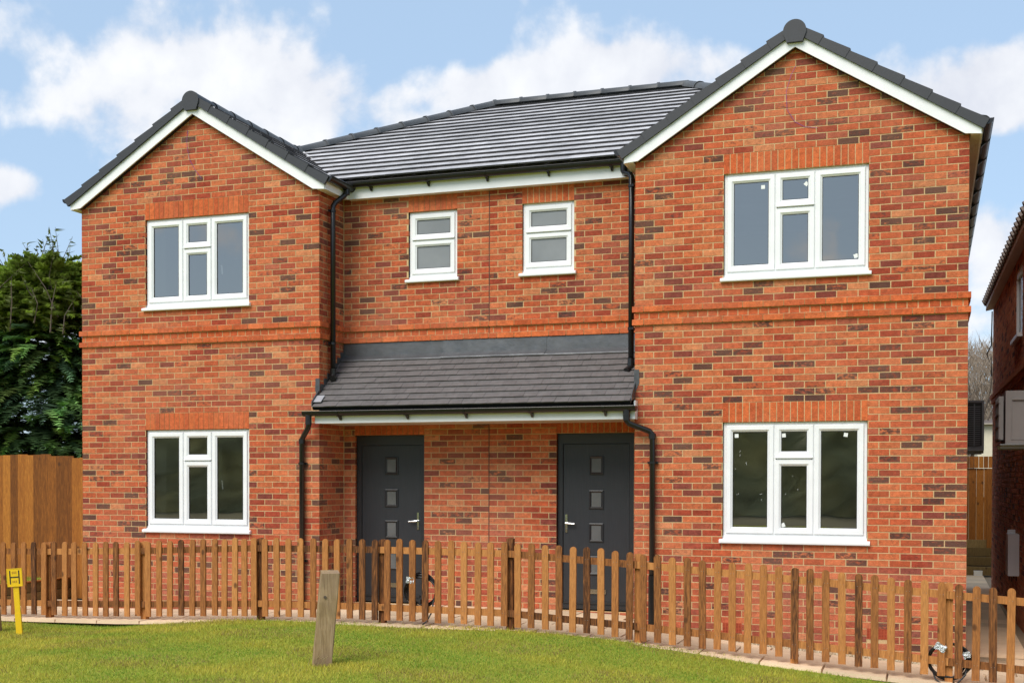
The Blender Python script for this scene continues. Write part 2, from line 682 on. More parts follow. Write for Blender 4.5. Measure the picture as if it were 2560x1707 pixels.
def build_paving():
    # bedding sheet, then every slab
    B = MB()
    xs = [-1.05 + .25 * i for i in range(70)]
    for x in xs:
        for y in (-1.56, -.3, .72):
            B.v.append((x, y, gz(x) - .035))
            B.c.append((1, 1, 1, 0))
    for i in range(len(xs) - 1):
        for j in range(2):
            a = i * 3 + j
            B.f.append((a, a + 3, a + 4, a + 1))
    B.box((11.26, .74, -.36), (12.4, 14, -.205))
    p = tag(B.build('paving', M['sand_joint']), kind='structure')
    r = random.Random(3)
    yrows = [(-1.545, -1.10), (-1.09, -.645), (-.635, -.19), (-.18, .265), (.275, .67)]
    for j, (y0, y1) in enumerate(yrows):
        x = -1.0 - (j % 2) * .3
        while x < 14.5:
            w = .595
            x0, x1 = x, x + w
            x += .605
            if j >= 3 and not (3.62 < (x0 + x1) / 2 < 7.62 or (x0 + x1) / 2 < -.1 or (x0 + x1) / 2 > 11.4):
                continue
            if j >= 3:
                if 3.0 < x0 < 3.61:
                    x0 = 3.61
                if 7.0 < x0 < 7.63 and x1 > 7.63:
                    x1 = 7.63
            if j == 2 and 7.68 < x0 < 11.2:
                y1b = -.42
            else:
                y1b = y1
            t = r.uniform(-.003, .003)
            C = MB()
            d = .006
            z = [gz(x0) + t, gz(x1) + t]
            C.hexa([(x0, y0, z[0] - .04), (x1, y0, z[1] - .04), (x1, y1b, z[1] - .04), (x0, y1b, z[0] - .04),
                    (x0 + d, y0 + d, z[0]), (x1 - d, y0 + d, z[1]), (x1 - d, y1b - d, z[1]), (x0 + d, y1b - d, z[0])], skip=(0,))
            C.build('slab', M['paving_slab'], p)
    y = .75
    while y < 13:
        C = MB()
        C.box((11.28, y, -.215), (11.9, y + .44, -.172))
        C.build('slab', M['paving_slab'], p)
        y += .45
    # gravel strip along the wall foot of the right-hand house front
    n = 2600
    V, T, Cc = [], [], []
    pal = [(.62, .48, .3), (.5, .36, .22), (.7, .6, .42), (.42, .3, .18)]
    for i in range(n):
        x = r.uniform(7.66, 11.22)
        y = r.uniform(-.43, -.01)
        s = r.uniform(.006, .014)
        z = gz(x) - .012
        b = len(V)
        for k in range(4):
            a = k * math.pi / 2 + r.uniform(-.3, .3)
            V.append((x + math.cos(a) * s, y + math.sin(a) * s, z))
        V.append((x, y, z + s * 1.1))
        c = pal[r.randrange(4)]
        Cc += [(*c, 1)] * 5
        T += [(b + k, b + (k + 1) % 4, b + 4) for k in range(4)]
    tag(big_mesh('gravel', V, T, Cc, M['gravel']), 'buff gravel strip along the foot of the brick wall', 'gravel', kind='stuff')


build_paving()

# ------------------------------------------------------------------ brickwork
BW, BH, PX, PZ = .2135, .0635, .225, .075
PAL = [((.47, .100, .038), .40), ((.54, .145, .055), .24), ((.56, .20, .085), .06), ((.33, .055, .026), .17), ((.22, .05, .034), .07), ((.39, .095, .05), .08)]
BAND = [(.55, .118, .036), (.61, .142, .043), (.50, .102, .033)]


def brick_col(z, kind='wall', r=rng):
    if kind == 'band':
        c = r.choice(BAND)
        v = r.uniform(.92, 1.1)
        return (c[0] * v, c[1] * v, c[2] * v, 0.)
    q = r.random()
    for c, w in PAL:
        q -= w
        if q <= 0:
            break
    v = r.uniform(.88, 1.12)
    burn = 0.
    u = r.random()
    if u < .115:
        burn = r.uniform(.35, .85)
    elif u < .33:
        burn = r.uniform(.08, .34)
    k = .0
    if z < 1.3:
        k = .22 * min(1, (1.3 - z) / .7) * r.uniform(.2, 1)
    c = tuple(c[i] * v * (1 - k) + (.58, .25, .17)[i] * k for i in range(3))
    return (*c, burn)


def brick_box(B, o, ux, n, u0b, u1b, u0t, u1t, z0, z1, proud, back, col, r=rng):
    B.col = col
    j = lambda: r.uniform(-.0022, .0022)
    f = [proud + j() for _ in range(4)]
    P = []
    for (u, z, off) in ((u0b, z0, f[0]), (u1b, z0, f[1]), (u1b, z0, -back), (u0b, z0, -back),
                        (u0t, z1, f[3]), (u1t, z1, f[2]), (u1t, z1, -back), (u0t, z1, -back)):
        P.append(o + ux * u + n * off + Vector((0, 0, z)))
    i = len(B.v)
    B.v.extend([tuple(p) for p in P])
    B.c.extend([col] * 8)
    for q in ((0, 1, 5, 4), (1, 2, 6, 5), (3, 0, 4, 7), (4, 5, 6, 7), (3, 2, 1, 0)):
        B.f.append(tuple(i + k for k in q))


def sub_int(ivs, a, b):
    out = []
    for p, q in ivs:
        if b <= p or a >= q:
            out.append((p, q))
        else:
            if a - p > .012:
                out.append((p, a))
            if q - b > .012:
                out.append((b, q))
    return out


def lay_wall(B, o, ux, n, L, c0, c1, holes=(), gable=None, shift=0., band=(47, 48, 49), keep=None, mirror=False):
    """bricks of one wall face in stretcher bond; holes: (u0,u1,z0,z1); gable: (uc, ztop, slope); keep(u0,u1,z) may take a brick out"""
    o, ux, n = Vector(o), Vector(ux), Vector(n)
    for c in range(c0, c1):
        z0 = c * PZ
        z1 = z0 + BH
        kind, pitch, proud = 'wall', PX, 0.
        if c in band:
            kind = 'band'
            if c == band[1]:
                pitch = .1125
            else:
                proud = .028
        st = -PX + shift
        if c % 2:
            st -= PX / 2
        if c in band and c == band[1]:
            st = -.1125 * .5
        ext = .028 if proud > 0 and gable else 0
        u = st
        while u < L:
            a, b = u, u + pitch - (PX - BW)
            u += pitch
            a, b = max(a, 0), min(b, L)
            if b - a < .02:
                continue
            if ext:
                if a == 0:
                    a = -ext
                if b >= L - .001:
                    b = L + ext
            ivs = [(a, b)]
            for h in holes:
                if h[2] < z1 - .005 and h[3] > z0 + .005:
                    ivs = sub_int(ivs, h[0] - .002, h[1] + .002)
            for p, q in ivs:
                if q - p < .02:
                    continue
                if mirror:
                    p, q = L - q, L - p
                pb, qb, pt, qt = p, q, p, q
                if gable:
                    wb = (gable[1] - z0) / gable[2]
                    wt = (gable[1] - z1) / gable[2]
                    pb, qb = max(p, gable[0] - wb), min(q, gable[0] + wb)
                    pt, qt = max(p, gable[0] - wt), min(q, gable[0] + wt)
                    if qb - pb < .03:
                        continue
                    if qt < pt + .004:
                        m_ = (pt + qt) / 2
                        m_ = min(max(m_, pb), qb)
                        pt, qt = m_ - .002, m_ + .002
                if keep and kind == 'wall' and keep(p, q, z0):
                    continue
                brick_box(B, o, ux, n, pb, qb, pt, qt, z0, z1, proud, .05, brick_col(z0, kind))


def wall_sheet(B, o, ux, n, off, L, z0, z1, holes=(), gable=None):
    o, ux, n = Vector(o), Vector(ux), Vector(n)
    us = sorted({0, L} | {h[0] for h in holes} | {h[1] for h in holes})
    zs = sorted({z0, z1} | {h[2] for h in holes} | {h[3] for h in holes})
    P = lambda u, z: o + ux * u + n * off + Vector((0, 0, z))
    for i in range(len(us) - 1):
        for j in range(len(zs) - 1):
            mu, mz = (us[i] + us[i + 1]) / 2, (zs[j] + zs[j + 1]) / 2
            if any(h[0] < mu < h[1] and h[2] < mz < h[3] for h in holes):
                continue
            B.poly([P(us[i], zs[j]), P(us[i + 1], zs[j]), P(us[i + 1], zs[j + 1]), P(us[i], zs[j + 1])])
    if gable:
        uc, zt, sl = gable
        w = (zt - z1) / sl
        B.poly([P(max(0, uc - w), z1), P(min(L, uc + w), z1), P(uc, zt)])


# ------------------------------------------------------------------ the pair of houses
WL, RX, TOTAL, REC = 3.59, 7.65, 11.24, .675
BACK = 9.92
house = thing('semi_detached_house', 'pair of new red brick semi-detached houses with two front gables and a shared tiled porch', 'house', (5.62, 0, 0))


def hpart(name, B, mat, parent=None, smooth=False):
    o = B.build(name, mat, None, smooth)
    o.parent = parent if parent is not None else house
    if parent is None:
        o.matrix_local = Matrix.Translation((-5.62, 0, 0))
    return o


W_U0, W_U1 = 4.5 * PX, 11.5 * PX - .01
GABLE = (WL / 2, 6.60, .627)
wing_holes = [(W_U0, W_U1, 1.05, 2.40), (W_U0, W_U1, 3.975, 5.175)]
wing_lint = [(W_U0, W_U1, 2.40, 2.62), (W_U0, W_U1, 5.175, 5.395)]
rec_holes = [(.915, 1.585, 4.275, 5.175), (.155, 1.135, .15, 2.325)]     # u measured from X=3.60
rec_lint = [(.915, 1.585, 5.175, 5.395), (.155, 1.135, 2.325, 2.545)]
HALF = 2.015
rec_holes_r = [(HALF - b, HALF - a, c, d) for a, b, c, d in rec_holes]
rec_lint_r = [(HALF - b, HALF - a, c, d) for a, b, c, d in rec_lint]
air = [(1.02, 1.235, .0355, .15), (2.58, 2.795, .0355, .15)]

brickwork = MB()
front = Vector((0, -1, 0))
taken = []


def keep_fn(u0, u1, z):
    if abs(u1 - u0 - BW) < .002 and .82 < z < 3.5:
        d = (Vector((RX + (u0 + u1) / 2, 0, z)) - Vector((10.87, -13.7, 1.77))).length
        if d < KEEP_D:
            taken.append((u0, z))
            return True
    return False


# nearest whole bricks become single objects
cand = []
for c in range(11, 47):
    z = c * PZ
    st = -PX - (PX / 2 if c % 2 else 0)
    u = st
    while u < WL:
        a, b = u, u + BW
        u += PX
        if a < -.001 or b > WL + .001 or not .82 < z < 3.5:
            continue
        if any(h[2] < z + BH - .005 and h[3] > z + .005 and h[0] - .002 < b and h[1] + .002 > a for h in wing_holes + wing_lint):
            continue
        cand.append((Vector((RX + (a + b) / 2, 0, z)) - Vector((10.87, -13.7, 1.77))).length)
cand.sort()
KEEP_D = cand[min(297, len(cand) - 1)]

lay_wall(brickwork, (0, 0, 0), (1, 0, 0), front, WL, -4, 88, wing_holes + wing_lint, GABLE)
lay_wall(brickwork, (RX, 0, 0), (1, 0, 0), front, WL, -4, 88, wing_holes + wing_lint + air, GABLE, keep=keep_fn)
lay_wall(brickwork, (3.60, REC, 0), (1, 0, 0), front, HALF, -1, 74, rec_holes + rec_lint)
lay_wall(brickwork, (5.625, REC, 0), (1, 0, 0), front, HALF, -1, 74, rec_holes + rec_lint, mirror=True)
lay_wall(brickwork, (WL, .012, 0), (0, 1, 0), (1, 0, 0), REC - .012, -2, 74, shift=.1025)
lay_wall(brickwork, (RX, .012, 0), (0, 1, 0), (-1, 0, 0), REC - .012, -2, 74, shift=.1025)
lay_wall(brickwork, (0, .012, 0), (0, 1, 0), (-1, 0, 0), BACK, -4, 73, shift=.1025)
lay_wall(brickwork, (TOTAL, .012, 0), (0, 1, 0), (1, 0, 0), BACK, -4, 73, shift=.1025)
tag(hpart('brickwork', brickwork, M['brick']), kind='stuff')

# mortar walls
MO = -.0035
gw = []
for x0, holes in ((0, wing_holes), (RX, wing_holes)):
    B = MB()
    wall_sheet(B, (x0, 0, 0), (1, 0, 0), front, MO, WL, -.35, 5.4, holes, GABLE)
    gw.append(hpart('gable_wall', B, M['mortar']))
B = MB()
wall_sheet(B, (3.58, REC, 0), (1, 0, 0), front, MO, 2.035, -.2, 5.45, [(h[0] + .02, h[1] + .02, h[2], h[3]) for h in rec_holes])
wall_sheet(B, (5.615, REC, 0), (1, 0, 0), front, MO, 2.045, -.2, 5.45, [(h[0] + .01, h[1] + .01, h[2], h[3]) for h in rec_holes_r])
hpart('entrance_wall', B, M['mortar'])
B = MB()
wall_sheet(B, (WL, 0, 0), (0, 1, 0), Vector((1, 0, 0)), MO, REC + .02, -.3, 5.45)
hpart('return_wall', B, M['mortar'])
B = MB()
wall_sheet(B, (RX, 0, 0), (0, 1, 0), Vector((-1, 0, 0)), MO, REC + .02, -.3, 5.45)
hpart('return_wall', B, M['mortar'])
B = MB()
wall_sheet(B, (0, 0, 0), (0, 1, 0), Vector((-1, 0, 0)), MO, BACK, -.35, 5.45)
wall_sheet(B, (TOTAL, 0, 0), (0, 1, 0), Vector((1, 0, 0)), MO, BACK, -.35, 5.45)
wall_sheet(B, (0, BACK, 0), (1, 0, 0), Vector((0, 1, 0)), MO, TOTAL, -.35, 5.45)
hpart('side_wall', B, M['mortar'])
# bedding of the projecting band courses
for o_, ux_, n_, L_ in (((-.0275, 0, 0), (1, 0, 0), (0, -1, 0), WL + .055), ((RX - .0275, 0, 0), (1, 0, 0), (0, -1, 0), WL + .055),
                        ((WL, REC, 0), (1, 0, 0), (0, -1, 0), RX - WL), ((WL, -.02, 0), (0, 1, 0), (1, 0, 0), REC), ((RX, -.02, 0), (0, 1, 0), (-1, 0, 0), REC)):
    B = MB()
    o_, ux_, n_ = Vector(o_), Vector(ux_), Vector(n_)
    for c in (47, 49):
        B.obox(o_ + ux_ * (L_ / 2) + n_ * .0125 + Vector((0, 0, c * PZ + .034)), ux_ * (L_ / 2), n_ * .0125, (0, 0, .0285))
    hpart('band_bedding', B, M['red_mortar'])
# movement joint
B = MB()
B.box((5.6155, REC - .003, -.1), (5.6245, REC + .012, 5.4))
simple('joint_sealant', (.10, .05, .035), .8)
hpart('movement_joint', B, M['joint_sealant'])

# single bricks near the camera
var = []
for i in range(48):
    B = MB()
    brick_box(B, Vector((0, 0, 0)), Vector((1, 0, 0)), front, 0, BW, 0, BW, 0, BH, 0, .05, brick_col(2.0))
    var.append(B.mesh('brick', M['brick']))
for u0, z in taken:
    o = obj('brick', rng.choice(var), gw[1])
    o.location = (RX + u0, 0, z)

# soldier-course lintels, every brick its own piece
svar = []
for i in range(10):
    B = MB()
    brick_box(B, Vector((0, 0, 0)), Vector((1, 0, 0)), front, 0, .065, 0, .065, 0, .215, .001, .05, brick_col(2, 'band'))
    svar.append(B.mesh('soldier_brick', M['brick']))
lint = [(0, 0, *h) for h in wing_lint] + [(RX, 0, *h) for h in wing_lint] + [(3.60, REC, *h) for h in rec_lint] + [(5.625, REC, *h) for h in rec_lint_r]
for x0, y0, u0, u1, z0, z1 in lint:
    B = MB()
    B.box((x0 + u0, y0 + .003, z0), (x0 + u1, y0 + .05, z1))
    lo = hpart('lintel', B, M['red_mortar'] if x0 < 5 else M['mortar'])
    nb = int(round((u1 - u0 + .01) / .075))
    pit = (u1 - u0 + .01) / nb
    for i in range(nb):
        o = obj('soldier_brick', rng.choice(svar), lo)
        o.location = (x0 + u0 + i * pit + (pit - .01 - .065) / 2, y0, z0 + .003)
# air bricks
for u0, u1, z0, z1 in air:
    B = MB()
    x0, x1 = RX + u0, RX + u1
    B.box((x0, .003, z0), (x1, .04, z1))
    for j in range(7):
        z = z0 + .004 + j * (z1 - z0) / 7
        B.box((x0, -.003, z), (x1, .01, z + .0085))
    for j in range(8):
        x = x0 + j * (x1 - x0 - .008) / 7
        B.box((x, -.0035, z0), (x + .008, .01, z1))
    hpart('air_brick', B, M['terracotta'])


# ---- rooms behind the clear windows
def room(x0, x1, y0, y1, z0, z1, zs):
    B = MB()
    B.poly([(x0, y1, z0), (x1, y1, z0), (x1, y1, z1), (x0, y1, z1)])
    B.poly([(x0, y0, z0), (x0, y1, z0), (x0, y1, z1), (x0, y0, z1)])
    B.poly([(x1, y0, z0), (x1, y1, z0), (x1, y1, z1), (x1, y0, z1)])
    B.poly([(x0, y0, z1), (x1, y0, z1), (x1, y1, z1), (x0, y1, z1)])
    # inner reveals and board round the opening
    u0, u1, a, b = zs
    for (p0, p1) in (((x0, z0), (u0, z1)), ((u1, z0), (x1, z1)), ((u0, z0), (u1, a)), ((u0, b), (u1, z1))):
        B.poly([(p0[0], y0, p0[1]), (p1[0], y0, p0[1]), (p1[0], y0, p1[1]), (p0[0], y0, p1[1])])
    for p in ([(u0, .07, a), (u0, y0, a), (u0, y0, b), (u0, .07, b)], [(u1, .07, a), (u1, y0, a), (u1, y0, b), (u1, .07, b)],
              [(u0, .07, b), (u0, y0, b), (u1, y0, b), (u1, .07, b)], [(u0, .07, a), (u0, y0, a), (u1, y0, a), (u1, .07, a)]):
        B.poly(p)
    hpart('room', B, M['plaster'])
    B = MB()
    B.box((x0, y0, z0 - .02), (x1, y1, z0 + .002))
    hpart('room_floor', B, M['room_floor'])


for x0 in (0, RX):
    for (za, zb, h) in ((.2, 2.62, (1.09, 2.39)), (2.95, 5.34, (4.02, 5.165))):
        room(x0 + .12, x0 + WL - .12, .44, 4.4, za, zb, (x0 + W_U0 + .01, x0 + W_U1 - .01, *h))

# ---- windows
YF = .035      # set-back of the outer frame


def sash(win, x0, x1, z0, z1, y, pane_mat, w=.062, name='sash'):
    B = MB()
    B.ring((0, y, 0), x0, x1, z0, z1, [(-.001, -.05), (-.001, .0), (.004, .006), (w * .68, .006), (w * .72, .002), (w, -.012), (w, -.03)])
    s = hpart(name, B, M['upvc'], win)
    B = MB()
    B.ring((0, y, 0), x0, x1, z0, z1, [(w - .001, -.0125), (w + .006, -.013), (w + .006, -.03)])
    hpart('gasket', B, M['gasket'], win)
    B = MB()
    g = w - .004
    B.hexa([(x0 + g, y + .02, z0 + g), (x1 - g, y + .02, z0 + g), (x1 - g, y + .026, z0 + g), (x0 + g, y + .026, z0 + g),
            (x0 + g, y + .02, z1 - g), (x1 - g, y + .02, z1 - g), (x1 - g, y + .026, z1 - g), (x0 + g, y + .026, z1 - g)], skip=(0, 1, 3, 4, 5))
    hpart('pane', B, M[pane_mat], win)
    return s


def window(x0, x1, z0, z1, y0, kind, label, stickers=(), handle=False):
    """outer frame is the part; its sashes, panes, sill and stickers are sub-parts"""
    sill = .075
    za = z0 + sill
    zt = z1 - .004
    xa, xb = x0 + .006, x1 - .006
    y = y0 + YF
    B = MB()
    B.ring((0, y, 0), xa, xb, za, zt, [(0, -.05), (0, .0), (.046, .0), (.046, -.02), (.046, -.05)])
    dark = []
    pm = 'glass' if kind == 'big' else 'frosted_glass'
    if kind == 'big':
        m1, m2 = xa + .562, xb - .562
        for m_ in (m1, m2):
            B.box((m_ - .026, y - .0005, za + .03), (m_ + .026, y + .05, zt - .03))
        tz = zt - .405
        B.box((m1 + .02, y - .0005, tz - .026), (m2 - .02, y + .05, tz + .026))
        cells = [(xa + .034, m1 - .007, za + .034, zt - .034), (m1 + .007, m2 - .007, tz + .012, zt - .034), (m1 + .007, m2 - .007, za + .034, tz - .012),
                 (m2 + .007, xb - .034, za + .034, zt - .034)]
    else:
        tz = zt - .36
        B.box((xa + .03, y - .0005, tz - .026), (xb - .03, y + .05, tz + .026))
        cells = [(xa + .034, xb - .034, tz + .012, zt - .034), (xa + .034, xb - .034, za + .034, tz - .012)]
    w = hpart('window', B, M['upvc'])
    w['label'] = label
    for c in cells:
        sash(w, *c, y - .012, pm, .068 if kind == 'big' else .066)
    # vent drip lip
    c = cells[1] if kind == 'big' else cells[0]
    B = MB()
    B.box((c[0] + .004, y - .032, c[2] - .006), (c[1] - .004, y - .012, c[2] + .006))
    hpart('drip_lip', B, M['upvc'], w)
    # sill: upstand and nosing
    B = MB()
    B.prism([(0, y + .03, z0), (0, y0 - .042, z0 - .004), (0, y0 - .046, z0 + .004), (0, y0 - .046, z0 + .026), (0, y0 - .042, z0 + .031), (0, y - .006, z0 + .052),
             (0, y - .006, z0 + sill), (0, y + .03, z0 + sill)], (1, 0, 0))
    for i, v in enumerate(B.v):
        X = x0 - .032 if v[0] < .5 else x1 + .032
        B.v[i] = (X, v[1], v[2])
    hpart('sill', B, M['upvc'], w)
    B = MB()
    B.box((x0 + .004, y0 + .03, z0 - .003), (x1 - .004, y0 + .3, z0 + .02))
    for (cx, cz, s, rot) in stickers:
        S = MB()
        S.obox((x0 + cx, y + .0055, z0 + cz), (s * math.cos(rot), 0, s * math.sin(rot)), (0, .0008, 0), (-s * math.sin(rot), 0, s * math.cos(rot)))
        hpart('sticker', S, M['sticker'], w)
    if handle:
        H = MB()
        hx = cells[3][0] + .085
        hz = z0 + .62 if z1 - z0 > 1.3 else z0 + .5
        H.tube([(hx, y + .08, hz + .06), (hx + .012, y + .075, hz + .045), (hx + .02, y + .075, hz - .05)], .011, 8)
        hpart('handle', H, M['upvc'], w)
    return w


window(W_U0, W_U1, 1.05, 2.40, 0, 'big', 'three-light white window on the ground floor under the smaller gable', handle=True)
window(W_U0, W_U1, 3.975, 5.175, 0, 'big', 'three-light white window upstairs under the smaller gable', handle=True)
window(RX + W_U0, RX + W_U1, 1.05, 2.40, 0, 'big', 'three-light white window with stickers on the ground floor near the right corner',
       [(.15, 1.2, .021, 0), (.67, 1.20, .021, .1), (1.335, 1.20, .021, -.15), (.665, .205, .022, .4)])
window(RX + W_U0, RX + W_U1, 3.975, 5.175, 0, 'big', 'three-light white window with stickers upstairs under the larger gable',
       [(.43, 1.035, .021, 0), (.90, 1.035, .021, .8), (1.43, .215, .022, .3)])
window(3.60 + .915, 3.60 + 1.585, 4.275, 5.175, REC, 'small', 'small frosted white window above the porch, nearer the left gable')
window(5.625 + HALF - 1.585, 5.625 + HALF - .915, 4.275, 5.175, REC, 'small', 'small frosted white window above the porch, nearer the right gable')


sp = MB()
r = random.Random(66)
for cx, cz, k in ((.19, 1.02, 4), (.26, .88, 2), (.16, .55, 2), (.42, .55, 2), (.44, .47, 2), (.14, .83, 1), (.70, .55, 1), (.83, .60, 1), (.78, .75, 1), (1.2, .62, 1)):
    for q in range(k):
        a, b_ = r.uniform(.0015, .003), r.uniform(.0015, .004)
        sp.obox((RX + W_U0 + cx + r.uniform(-.012, .012), YF + .0055, 1.05 + cz + q * .022 * r.uniform(-1, 1)), (a, 0, 0), (0, .0006, 0), (0, 0, b_))
tag(hpart('paint_specks', sp, M['sticker']), kind='stuff')


# ---- doors
def door(x0, x1, flip, label):
    z0, z1 = .165, 2.325
    y = REC + .055
    B = MB()
    B.ring((0, y, 0), x0 + .004, x1 - .004, z0, z1 - .003, [(0, -.06), (0, .0), (.062, .0), (.068, -.012), (.068, -.06)])
    B.box((x0 + .06, y - .0005, z1 - .128), (x1 - .06, y + .03, z1 - .06))
    d = hpart('door', B, M['door_frame'])
    d['label'] = label
    sx0, sx1, sz0, sz1 = x0 + .074, x1 - .074, z0 + .06, z1 - .134
    ys = y + .016
    B = MB()
    B.box((sx0, ys, sz0), (sx1, ys + .044, sz1))
    hpart('leaf', B, M['door_skin'], d)
    B = MB()
    B.box((x0 + .06, y - .03, z0), (x1 - .06, y + .06, z0 + .045))
    hpart('threshold', B, M['door_frame'], d)
    cx = (sx0 + sx1) / 2 + .003
    for zc in (1.93, 1.51, 1.105, .70):
        B = MB()
        B.ring((0, ys, 0), cx - .093, cx + .093, zc - .116, zc + .116, [(0, -.001), (0, .012), (.012, .016), (.03, .004), (.036, .002)])
        cs = hpart('cassette', B, M['door_frame'], d)
        B = MB()
        B.box((cx - .06, ys - .004, zc - .083), (cx + .06, ys + .002, zc + .083))
        hpart('pane', B, M['door_glass'], d)
    hx = sx1 - .038 if not flip else sx0 + .038
    sg = -1 if not flip else 1
    B = MB()
    B.box((hx - .014, ys - .009, 1.10), (hx + .014, ys, 1.325))
    B.tube([(hx, ys, 1.215), (hx, ys - .05, 1.215)], .01, 8)
    B.tube([(hx, ys - .05, 1.217), (hx + sg * .03, ys - .052, 1.215), (hx + sg * .115, ys - .048, 1.209)], [.011, .012, .010], 8)
    B.tube([(hx, ys, 1.145), (hx, ys - .014, 1.145)], .011, 8)
    hpart('handle', B, M['chrome'], d, False)
    B = MB()
    B.box((cx - .125, ys - .012, .352), (cx + .125, ys, .408))
    B.box((cx - .105, ys - .016, .366), (cx + .105, ys - .01, .395))
    hpart('letter_plate', B, M['chrome'], d)
    B = MB()
    B.box((sx0 + .01, ys - .022, sz0 + .002), (sx1 - .01, ys, sz0 + .03))
    hpart('weather_bar', B, M['door_frame'], d)
    # dark board standing in for the unlit hallway behind
    B = MB()
    B.box((x0, y + .08, z0), (x1, y + .12, z1))
    hpart('hall_dark_board', B, M['door_frame'], d)


door(3.60 + .155, 3.60 + 1.135, False, 'dark grey front door, hinged beside the left gable wall')
door(5.625 + HALF - 1.135, 5.625 + HALF - .155, True, 'dark grey front door beside the right gable wall')


# ---- roofs
def frustum_course(B, o, al, up, nn, a0, a1, b0, b1, s0, s1, tw, thick, r, stag):
    """one row of tiles: lower edge a0..a1 at slope distance s0, upper edge b0..b1 at s1"""
    L0, L1 = min(a0, b0), max(a1, b1)
    u = L0 - stag
    while u < L1:
        p, q = u + .0015, u + tw - .0015
        u += tw
        lo0, lo1 = max(p, a0), min(q, a1)
        hi0, hi1 = max(p, b0), min(q, b1)
        if lo1 - lo0 < .01 and hi1 - hi0 < .01:
            continue
        if lo1 <= lo0:
            lo0 = lo1 = min(max((p + q) / 2, a0), a1)
        if hi1 <= hi0:
            hi0 = hi1 = min(max((p + q) / 2, b0), b1)
        v = r.uniform(.86, 1.14)
        B.col = (v, v, v, 0)
        dz = r.uniform(-.0015, .0015)
        t0, t1 = thick + dz, .004
        P = lambda a, s, t: o + al * a + up * s + nn * t
        j = r.uniform(-.003, .003)
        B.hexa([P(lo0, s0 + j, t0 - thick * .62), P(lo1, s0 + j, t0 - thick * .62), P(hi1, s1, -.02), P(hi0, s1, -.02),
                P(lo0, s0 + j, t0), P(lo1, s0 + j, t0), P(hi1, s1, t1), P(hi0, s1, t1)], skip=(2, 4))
        # moulded front edge painted dark as lap shade; pale top stands in for sheen
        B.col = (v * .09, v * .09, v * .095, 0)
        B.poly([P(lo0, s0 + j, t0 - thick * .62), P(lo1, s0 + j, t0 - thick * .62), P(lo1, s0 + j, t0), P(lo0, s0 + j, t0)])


roof = None
deck = MB()
EZ, EY, RYr, RZr = 5.60, .47, 5.30, 7.90
RXL, RXR = 4.02, 7.22
EXL, EXR = -.15, TOTAL + .15
EYB = 2 * RYr - EY
D = -.045
deck.poly([(EXL, EY, EZ + D), (EXR, EY, EZ + D), (RXR, RYr, RZr + D), (RXL, RYr, RZr + D)])
deck.poly([(EXL, EYB, EZ + D), (EXL, EY, EZ + D), (RXL, RYr, RZr + D)])
deck.poly([(EXR, EY, EZ + D), (EXR, EYB, EZ + D), (RXR, RYr, RZr + D)])
deck.poly([(EXR, EYB, EZ + D), (EXL, EYB, EZ + D), (RXL, RYr, RZr + D), (RXR, RYr, RZr + D)])
roof = hpart('roof', deck, M['roof_tile'])
rr_ = random.Random(5)


def slope_rows(o, al, up, nn, length, slen, gauge, lo_fn, hi_fn, tw, thick, nm='tile_course'):
    n = int(math.ceil(slen / gauge - .2))
    for i in range(n):
        s0, s1 = i * gauge, min(slen, (i + 1) * gauge + .03)
        B = MB()
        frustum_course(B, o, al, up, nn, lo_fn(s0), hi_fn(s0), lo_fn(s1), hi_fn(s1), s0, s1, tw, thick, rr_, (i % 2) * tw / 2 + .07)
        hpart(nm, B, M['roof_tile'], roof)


# main front slope
up = Vector((0, RYr - EY, RZr - EZ))
SL = up.length
up.normalize()
nn = Vector((0, -up.z, up.y))
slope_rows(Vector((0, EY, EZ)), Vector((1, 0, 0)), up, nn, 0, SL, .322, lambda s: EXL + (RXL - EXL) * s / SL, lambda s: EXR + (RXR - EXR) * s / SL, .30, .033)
# hip end and rear slopes
for (o, al, p_end, a_len, dep) in (((EXL, EYB, EZ), (0, -1, 0), (RXL, RYr, RZr), EYB - EY, None), ((EXR, EY, EZ), (0, 1, 0), (RXR, RYr, RZr), EYB - EY, None)):
    o = Vector(o)
    al = Vector(al)
    e = Vector(p_end) - o
    upv = e - al * e.dot(al)
    sl = upv.length
    upv.normalize()
    nv = al.cross(upv)
    if nv.z < 0:
        nv = -nv
    ap = e.dot(al)
    slope_rows(o, al, upv, nv, a_len, sl, .322, lambda s, ap=ap, sl=sl: ap * s / sl, lambda s, ap=ap, sl=sl, a=a_len: a - (a - ap) * s / sl, .30, .03)
